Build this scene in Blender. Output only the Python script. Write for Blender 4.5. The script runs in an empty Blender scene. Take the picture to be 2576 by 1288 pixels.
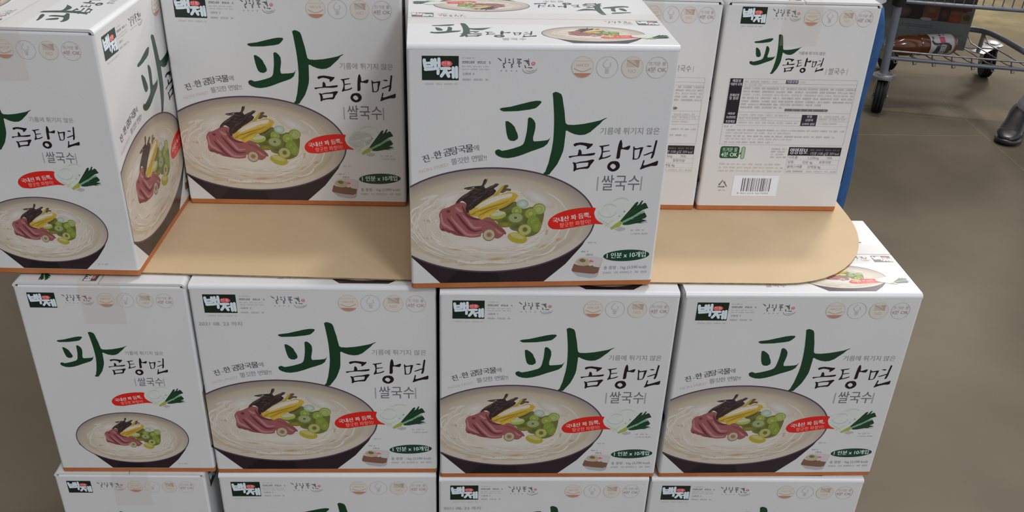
import bpy, bmesh, math, random
from mathutils import Vector, Matrix, noise
random.seed(7)
C = bpy.context.scene.collection
SC = bpy.context.scene
PI = math.pi

# ------------------------------------------------------------------ camera
cam_d = bpy.data.cameras.new('camera')
cam_d.sensor_width = 36.0
cam_d.lens = 36.0 * 2290.75 / 2576.0
cam_d.clip_start = 0.05
cam = bpy.data.objects.new('camera', cam_d)
C.objects.link(cam)
r_ = Vector((0.99854556, -0.04037567, 0.03572906))
u_ = Vector((-0.01112167, 0.49418845, 0.86928366))
f_ = Vector((0.0527548, 0.86841671, -0.49302064))
M = Matrix.Identity(4)
for i in range(3):
    M[i][0], M[i][1], M[i][2] = r_[i], u_[i], -f_[i]
M.translation = Vector((0.03368, -0.95373, 1.33126))
cam.matrix_world = M
SC.camera = cam

# ------------------------------------------------------------------ world, lamps, exposure
SC.view_settings.view_transform = 'Standard'
SC.view_settings.look = 'None'
SC.view_settings.gamma = 1.0
SC.view_settings.use_curve_mapping = False
SC.view_settings.exposure = 0.0
w = bpy.data.worlds.new('store_ambience')
SC.world = w
w.use_nodes = True
bg = w.node_tree.nodes['Background']
# the hall is lit more from its right side: ambience rises from left to right
_wn, _wl = w.node_tree.nodes, w.node_tree.links
_tc = _wn.new('ShaderNodeTexCoord'); _sx = _wn.new('ShaderNodeSeparateXYZ'); _rp = _wn.new('ShaderNodeValToRGB')
_mr = _wn.new('ShaderNodeMapRange'); _mr.inputs['From Min'].default_value = -1.0; _mr.inputs['From Max'].default_value = 1.0
_wl.new(_tc.outputs['Generated'], _sx.inputs[0]); _wl.new(_sx.outputs['X'], _mr.inputs['Value']); _wl.new(_mr.outputs[0], _rp.inputs['Fac'])
_rp.color_ramp.elements[0].position = 0.12; _rp.color_ramp.elements[0].color = (0.26, 0.26, 0.27, 1)
_rp.color_ramp.elements[1].position = 0.85; _rp.color_ramp.elements[1].color = (1.55, 1.56, 1.62, 1)
_wl.new(_rp.outputs['Color'], bg.inputs[0])
bg.inputs[1].default_value = 0.54

def lamp(x, y, z, power, size, tint=(1.0, 0.95, 0.88)):
    d = bpy.data.lights.new('high_bay_lamp', 'AREA')
    d.shape = 'DISK'
    d.size = size
    d.energy = power
    d.color = tint
    o = bpy.data.objects.new('high_bay_lamp', d)
    o.location = (x, y, z)
    C.objects.link(o)

lamp(2.2, 3.2, 7.0, 165, 0.8)
lamp(7.0, 6.0, 7.0, 240, 2.4)
lamp(8.0, 11.0, 7.0, 560, 2.4)
lamp(3.2, -5.2, 7.0, 275, 1.6, (0.88, 0.94, 1.0))

# ------------------------------------------------------------------ helpers
def lin(c):
    c /= 255.0
    return c / 12.92 if c <= 0.04045 else ((c + 0.055) / 1.055) ** 2.4
WL = (lin(163), lin(164), lin(168))
def P(r, g, b):          # print ink colour, measured against the white board beside it
    return (0.80 * lin(r) / WL[0], 0.80 * lin(g) / WL[1], 0.80 * lin(b) / WL[2], 1.0)
def mixc(a, b, t):
    return tuple(a[i] * (1 - t) + b[i] * t for i in range(3)) + (1.0,)

def tag(o, label=None, cat=None, group=None, kind=None):
    if label: o['label'] = label
    if cat: o['category'] = cat
    if group: o['group'] = group
    if kind: o['kind'] = kind
    return o
def thing(name, label, cat, loc=(0, 0, 0), rotz=0.0, group=None):
    o = bpy.data.objects.new(name, None)
    o.empty_display_size = 0.05
    o.location = loc
    o.rotation_euler = (0, 0, rotz)
    C.objects.link(o)
    return tag(o, label, cat, group)
def mesh_obj(name, me, parent=None):
    o = bpy.data.objects.new(name, me)
    C.objects.link(o)
    if parent: o.parent = parent
    return o
def obj(name, bm, mats, parent=None, smooth=None):
    me = bpy.data.meshes.new(name)
    bmesh.ops.recalc_face_normals(bm, faces=bm.faces)
    bm.to_mesh(me); bm.free()
    for m in (mats if isinstance(mats, (list, tuple)) else [mats]): me.materials.append(m)
    if smooth:
        for p in me.polygons: p.use_smooth = True
        if smooth < 180:
            me.set_sharp_from_angle(angle=math.radians(smooth))
    return mesh_obj(name, me, parent)
def dup(root, name=None):
    r = root.copy(); C.objects.link(r)
    for ch in root.children:
        c = ch.copy(); C.objects.link(c); c.parent = r
        for g in ch.children:
            d = g.copy(); C.objects.link(d); d.parent = c
    return r

# ------------------------------------------------------------------ materials
def new_mat(name, base=(0.8, 0.8, 0.8), rough=0.5, metal=0.0, spec=0.5):
    m = bpy.data.materials.new(name); m.use_nodes = True
    b = m.node_tree.nodes['Principled BSDF']
    b.inputs['Base Color'].default_value = (*base[:3], 1)
    b.inputs['Roughness'].default_value = rough
    b.inputs['Metallic'].default_value = metal
    b.inputs['Specular IOR Level'].default_value = spec
    return m
def noisy(m, scale, c1, c2, detail=4.0, bump=0.0, bscale=None, coord='Object', stretch=None, lo=0.35, hi=0.65):
    nt = m.node_tree; N = nt.nodes; L = nt.links
    b = N['Principled BSDF']
    tc = N.new('ShaderNodeTexCoord'); src = tc.outputs[coord]
    if stretch:
        mp = N.new('ShaderNodeMapping'); mp.inputs['Scale'].default_value = stretch
        L.new(src, mp.inputs['Vector']); src = mp.outputs[0]
    n = N.new('ShaderNodeTexNoise'); n.inputs['Scale'].default_value = scale; n.inputs['Detail'].default_value = detail
    L.new(src, n.inputs['Vector'])
    r = N.new('ShaderNodeValToRGB')
    r.color_ramp.elements[0].position = lo; r.color_ramp.elements[0].color = (*c1[:3], 1)
    r.color_ramp.elements[1].position = hi; r.color_ramp.elements[1].color = (*c2[:3], 1)
    L.new(n.outputs['Fac'], r.inputs['Fac']); L.new(r.outputs['Color'], b.inputs['Base Color'])
    if bump:
        n2 = N.new('ShaderNodeTexNoise'); n2.inputs['Scale'].default_value = bscale or scale * 3; n2.inputs['Detail'].default_value = 3
        L.new(src, n2.inputs['Vector'])
        bp = N.new('ShaderNodeBump'); bp.inputs['Strength'].default_value = bump; bp.inputs['Distance'].default_value = 0.002
        L.new(n2.outputs['Fac'], bp.inputs['Height']); L.new(bp.outputs['Normal'], b.inputs['Normal'])
    return m

m_board = noisy(new_mat('white_board', rough=0.33, spec=0.5), 9, (0.785, 0.785, 0.785), (0.815, 0.812, 0.81), bump=0.06, bscale=260)
m_print = new_mat('printing_ink', rough=0.33, spec=0.5)
for _m in (m_board, m_print):
    _m.node_tree.nodes['Principled BSDF'].inputs['Coat Weight'].default_value = 0.25
    _m.node_tree.nodes['Principled BSDF'].inputs['Coat Roughness'].default_value = 0.25
_at = m_print.node_tree.nodes.new('ShaderNodeAttribute'); _at.attribute_name = 'ink'
m_print.node_tree.links.new(_at.outputs['Color'], m_print.node_tree.nodes['Principled BSDF'].inputs['Base Color'])
m_band = noisy(new_mat('brown_print', rough=0.5, spec=0.3), 30, (0.50, 0.165, 0.05), (0.56, 0.195, 0.065))
m_kraft = noisy(new_mat('kraft_sheet', rough=0.62, spec=0.25), 7, (0.64, 0.47, 0.28), (0.71, 0.525, 0.325), detail=6, bump=0.10, bscale=60)
m_kraft_edge = noisy(new_mat('kraft_edge', rough=0.8, spec=0.1), 120, (0.22, 0.15, 0.08), (0.36, 0.26, 0.15))
m_tape = bpy.data.materials.new('packing_tape'); m_tape.use_nodes = True
_n = m_tape.node_tree.nodes; _l = m_tape.node_tree.links
_b = _n['Principled BSDF']; _b.inputs['Base Color'].default_value = (0.74, 0.65, 0.50, 1); _b.inputs['Roughness'].default_value = 0.3
_t = _n.new('ShaderNodeBsdfTransparent'); _x = _n.new('ShaderNodeMixShader'); _x.inputs[0].default_value = 0.13
_l.new(_t.outputs[0], _x.inputs[1]); _l.new(_b.outputs[0], _x.inputs[2]); _l.new(_x.outputs[0], _n['Material Output'].inputs[0])

m_floor = new_mat('polished_concrete', rough=0.36, spec=0.10)
noisy(m_floor, 1.7, (0.086, 0.069, 0.049), (0.140, 0.117, 0.085), detail=11, coord='Object', bump=0.02, bscale=40, lo=0.3, hi=0.7)

# waxed concrete: mostly matt, with a thin blurred sheen
_n = m_floor.node_tree.nodes; _l = m_floor.node_tree.links
_col = _n['Principled BSDF'].inputs['Base Color'].links[0].from_socket
_df = _n.new('ShaderNodeBsdfDiffuse'); _gl2 = _n.new('ShaderNodeBsdfGlossy'); _mxs = _n.new('ShaderNodeMixShader')
_gl2.inputs['Roughness'].default_value = 0.42; _gl2.inputs['Color'].default_value = (0.9, 0.82, 0.70, 1); _mxs.inputs[0].default_value = 0.035
_l.new(_col, _df.inputs['Color']); _l.new(_df.outputs[0], _mxs.inputs[1]); _l.new(_gl2.outputs[0], _mxs.inputs[2])
_l.new(_mxs.outputs[0], _n['Material Output'].inputs[0])

# ------------------------------------------------------------------ print builder
class Art:
    """a sheet of flat printing laid out in millimetres: every shape is (points, colours, layer)"""
    def __init__(self): self.s = []; self.n = 0; self.hold = False
    def lift(self, layer):           # every stroke lies a hair above the one before, so no two inks share a plane
        if not self.hold: self.n += 1
        return layer + 0.9 * (self.n % 150) / 150
    def poly(self, pts, col, layer=0, cols=None):
        self.s.append(([tuple(p) for p in pts], cols or [col] * len(pts), self.lift(layer)))
    def rect(self, u0, v0, u1, v1, col, layer=0):
        self.poly([(u0, v0), (u1, v0), (u1, v1), (u0, v1)], col, layer)
    def ell(self, *a, **k):
        self.n += 1; h = self.hold; self.hold = True
        self._ell(*a, **k); self.hold = h
    def _ell(self, cx, cy, rx, ry, col, layer=0, edge=None, rot=0.0, n=36, a0=0.0, a1=2 * PI):
        ca, sa = math.cos(rot), math.sin(rot)
        full = abs(a1 - a0 - 2 * PI) < 1e-6
        k = n if full else n + 1
        pt = [(cx + rx * math.cos(a) * ca - ry * math.sin(a) * sa, cy + rx * math.cos(a) * sa + ry * math.sin(a) * ca)
              for a in (a0 + (a1 - a0) * i / n for i in range(k))]
        if edge is None: self.poly(pt, col, layer); return
        for i in range(n):
            self.poly([(cx, cy), pt[i], pt[(i + 1) % k]], None, layer, [col, edge, edge])
    def ring(self, *a, **k):
        self.n += 1; h = self.hold; self.hold = True
        self._ring(*a, **k); self.hold = h
    def _ring(self, cx, cy, rx, ry, wd, col, layer=0, rot=0.0, n=36, inner=None):
        ca, sa = math.cos(rot), math.sin(rot)
        def pt(a, d): 
            x, y = (rx - d) * math.cos(a), (ry - d) * math.sin(a)
            return (cx + x * ca - y * sa, cy + x * sa + y * ca)
        ic = inner or col
        for i in range(n):
            a, b = 2 * PI * i / n, 2 * PI * (i + 1) / n
            self.poly([pt(a, 0), pt(b, 0), pt(b, wd), pt(a, wd)], None, layer, [col, col, ic, ic])
    def band(self, *a, **k):
        self.n += 1; h = self.hold; self.hold = True
        self._band(*a, **k); self.hold = h
    def _band(self, fo, fi, n, co, ci, layer=0):
        for i in range(n):
            a, b = 2 * PI * i / n, 2 * PI * (i + 1) / n
            self.poly([fo(a), fo(b), fi(b), fi(a)], None, layer, [co(a), co(b), ci(b), ci(a)])
    def stroke(self, *a, **k):
        self.n += 1; h = self.hold; self.hold = True
        self._stroke(*a, **k); self.hold = h
    def _stroke(self, pts, wd, col, layer=0, closed=False, col2=None, sub=4):
        n = len(pts)
        ws = wd if isinstance(wd, (list, tuple)) else [wd] * n
        Q = []
        segs = n if closed else n - 1
        for i in range(segs):
            g = lambda k: pts[k % n] if closed else pts[max(0, min(n - 1, k))]
            p0, p1, p2, p3 = g(i - 1), g(i), g(i + 1), g(i + 2)
            w1, w2 = ws[i], ws[(i + 1) % n]
            for s in range(sub):
                t = s / sub
                q = [0.5 * (2 * p1[j] + (p2[j] - p0[j]) * t + (2 * p0[j] - 5 * p1[j] + 4 * p2[j] - p3[j]) * t * t + (3 * p1[j] - p0[j] - 3 * p2[j] + p3[j]) * t ** 3) for j in (0, 1)]
                Q.append((q[0], q[1], w1 * (1 - t) + w2 * t))
        if not closed: Q.append((pts[-1][0], pts[-1][1], ws[-1]))
        m = len(Q); Lf, Rt = [], []
        for i, q in enumerate(Q):
            a = Q[(i - 1) % m] if closed else Q[max(0, i - 1)]
            b = Q[(i + 1) % m] if closed else Q[min(m - 1, i + 1)]
            dx, dy = b[0] - a[0], b[1] - a[1]
            d = math.hypot(dx, dy) or 1
            nx, ny = -dy / d * q[2] / 2, dx / d * q[2] / 2
            Lf.append((q[0] + nx, q[1] + ny)); Rt.append((q[0] - nx, q[1] - ny))
        for i in range(m if closed else m - 1):
            j = (i + 1) % m
            self.poly([Lf[i], Rt[i], Rt[j], Lf[j]], None, layer, [col, col2 or col, col2 or col, col])
        if not closed:
            for e in (0, m - 1):
                if Q[e][2] > 0.8: self.ell(Q[e][0], Q[e][1], Q[e][2] / 2, Q[e][2] / 2, col, layer, n=10)
    def soft(self, pts, wmax, col, edge, layer=0, sub=4):
        """tapered stroke fading from col on its spine to edge at both sides"""
        self.n += 1; hd = self.hold; self.hold = True
        n = len(pts); Q = []
        for i in range(n - 1):
            g = lambda k: pts[max(0, min(n - 1, k))]
            p0, p1, p2, p3 = g(i - 1), g(i), g(i + 1), g(i + 2)
            for k in range(sub + (1 if i == n - 2 else 0)):
                t = k / sub
                Q.append(tuple(0.5 * (2 * p1[j] + (p2[j] - p0[j]) * t + (2 * p0[j] - 5 * p1[j] + 4 * p2[j] - p3[j]) * t * t + (3 * p1[j] - p0[j] - 3 * p2[j] + p3[j]) * t ** 3) for j in (0, 1)))
        m = len(Q); L = []
        for i, q in enumerate(Q):
            a, b = Q[max(0, i - 1)], Q[min(m - 1, i + 1)]
            dx, dy = b[0] - a[0], b[1] - a[1]; d = math.hypot(dx, dy) or 1
            hw = wmax / 2 * max(.06, math.sin(PI * (i + .35) / (m - .3)) ** .6)
            L.append(((q[0] - dy / d * hw, q[1] + dx / d * hw), q, (q[0] + dy / d * hw, q[1] - dx / d * hw)))
        for A, B in zip(L, L[1:]):
            self.poly([A[0], A[1], B[1], B[0]], None, layer, [edge, col, col, edge])
            self.poly([A[1], A[2], B[2], B[1]], None, layer, [col, edge, edge, col])
        self.hold = hd
    def blob(self, pts, col, layer=0, sub=3):
        n = len(pts); Q = []
        for i in range(n):
            p0, p1, p2, p3 = (pts[(i + k) % n] for k in (-1, 0, 1, 2))
            for k in range(sub):
                t = k / sub
                Q.append(tuple(0.5 * (2 * p1[j] + (p2[j] - p0[j]) * t + (2 * p0[j] - 5 * p1[j] + 4 * p2[j] - p3[j]) * t * t + (3 * p1[j] - p0[j] - 3 * p2[j] + p3[j]) * t ** 3) for j in (0, 1)))
        self.poly(Q, col, layer)
    def text(self, s, u, v, h, col, layer=0, width=None, rot=0.0, shear=0.0, anchor='l', bold=0.0):
        vs, fs, adv = glyphs(s)
        k = h / 0.80
        sx = k if width is None else width / max(adv, 1e-6)
        off = {'l': 0, 'c': -adv * sx / 2, 'r': -adv * sx}[anchor]
        ca, sa = math.cos(rot), math.sin(rot)
        for dx in ((0,) if not bold else (-bold, 0, bold)):
            self.n += 1; self.hold = True
            pt = []
            for x, y in vs:
                X, Y = x * sx + off + shear * y * k + dx, y * k
                pt.append((u + X * ca - Y * sa, v + X * sa + Y * ca))
            for f in fs: self.poly([pt[i] for i in f], col, layer)
            self.hold = False
    def greek(self, u0, v0, u1, h, col, layer=0, seed=1, word=7, gap=1.4, v1=None):
        """a line of print too small to read: short ticks grouped like words"""
        rg = random.Random(seed); u = u0
        while u < u1 - h * 0.5:
            wl = min(u1 - u, h * (0.8 + rg.random() * word * 0.55)); e = u + wl
            while u < e:
                c = h * 0.82; vb = v0 + (0 if v1 is None else (v1 - v0) * (u - u0) / (u1 - u0))
                self.rect(u, vb + h * 0.62, u + c * (0.5 + 0.4 * rg.random()), vb + h * 0.80, col, layer)
                if rg.random() < 0.7: self.rect(u + c * 0.60, vb + h * 0.15, u + c * 0.76, vb + h, col, layer)
                self.rect(u + c * 0.05, vb + h * 0.08, u + c * (0.6 + 0.3 * rg.random()), vb + h * 0.26, col, layer)
                if rg.random() < 0.5: self.rect(u + c * 0.1, vb + h * 0.30, u + c * 0.24, vb + h * 0.62, col, layer)
                u += c
            u += h * (0.5 + 0.5 * rg.random() * gap)
    def add(self, other, su=1.0, sv=1.0, du=0.0, dv=0.0, dl=0, fade=0.0):
        W_ = (0.80, 0.80, 0.80, 1.0)
        for p, c, l in other.s:
            self.s.append(([(x * su + du, y * sv + dv) for x, y in p], [mixc(q, W_, fade) for q in c] if fade else c, l + dl))
    def clip(self, u0, v0, u1, v1):
        out = []
        for p, c, l in self.s:
            pts = list(zip(p, c))
            for ax, lim, sg in ((0, u0, 1), (0, u1, -1), (1, v0, 1), (1, v1, -1)):
                if not pts: break
                if all(sg * (q[0][ax] - lim) >= 0 for q in pts): continue
                res = []
                for i in range(len(pts)):
                    a, b = pts[i], pts[(i + 1) % len(pts)]
                    ia, ib = sg * (a[0][ax] - lim) >= 0, sg * (b[0][ax] - lim) >= 0
                    if ia: res.append(a)
                    if ia != ib:
                        t = (lim - a[0][ax]) / (b[0][ax] - a[0][ax])
                        res.append((tuple(a[0][k] + (b[0][k] - a[0][k]) * t for k in (0, 1)), mixc(a[1], b[1], t)))
                pts = res
            if len(pts) >= 3: out.append(([q[0] for q in pts], [q[1] for q in pts], l))
        self.s = out
        return self

_gl = {}
def glyphs(s):
    if s in _gl: return _gl[s]
    cu = bpy.data.curves.new('lettering', 'FONT'); cu.body = s; cu.resolution_u = 3
    o = bpy.data.objects.new('lettering', cu); C.objects.link(o)
    me = o.to_mesh()
    vs = [(v.co.x, v.co.y) for v in me.vertices]
    fs = [tuple(p.vertices) for p in me.polygons]
    o.to_mesh_clear()
    bpy.data.objects.remove(o); bpy.data.curves.remove(cu)
    x0 = min(v[0] for v in vs); y0 = min(v[1] for v in vs)
    y0 = min(y0, 0) if y0 > -0.15 else 0
    vs = [(x - x0, y - y0) for x, y in vs]
    _gl[s] = (vs, fs, max(v[0] for v in vs))
    return _gl[s]

def lay_print(bm, art, fn, step=0.000026, base=0.00008):
    """lays an Art sheet on a panel: fn(u_mm, v_mm, height) -> 3D point"""
    ink = bm.loops.layers.float_color.get('ink') or bm.loops.layers.float_color.new('ink')
    for p, c, l in art.s:
        h = base + step * l
        vs = []
        cc = []
        for q, k in zip(p, c):
            if vs and (Vector(fn(q[0], q[1], h)) - vs[-1].co).length < 1e-7: continue
            vs.append(bm.verts.new(fn(q[0], q[1], h))); cc.append(k)
        if len(vs) < 3: continue
        try: f = bm.faces.new(vs)
        except ValueError: continue
        f.material_index = 1
        for lp, k in zip(f.loops, cc): lp[ink] = k
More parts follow.
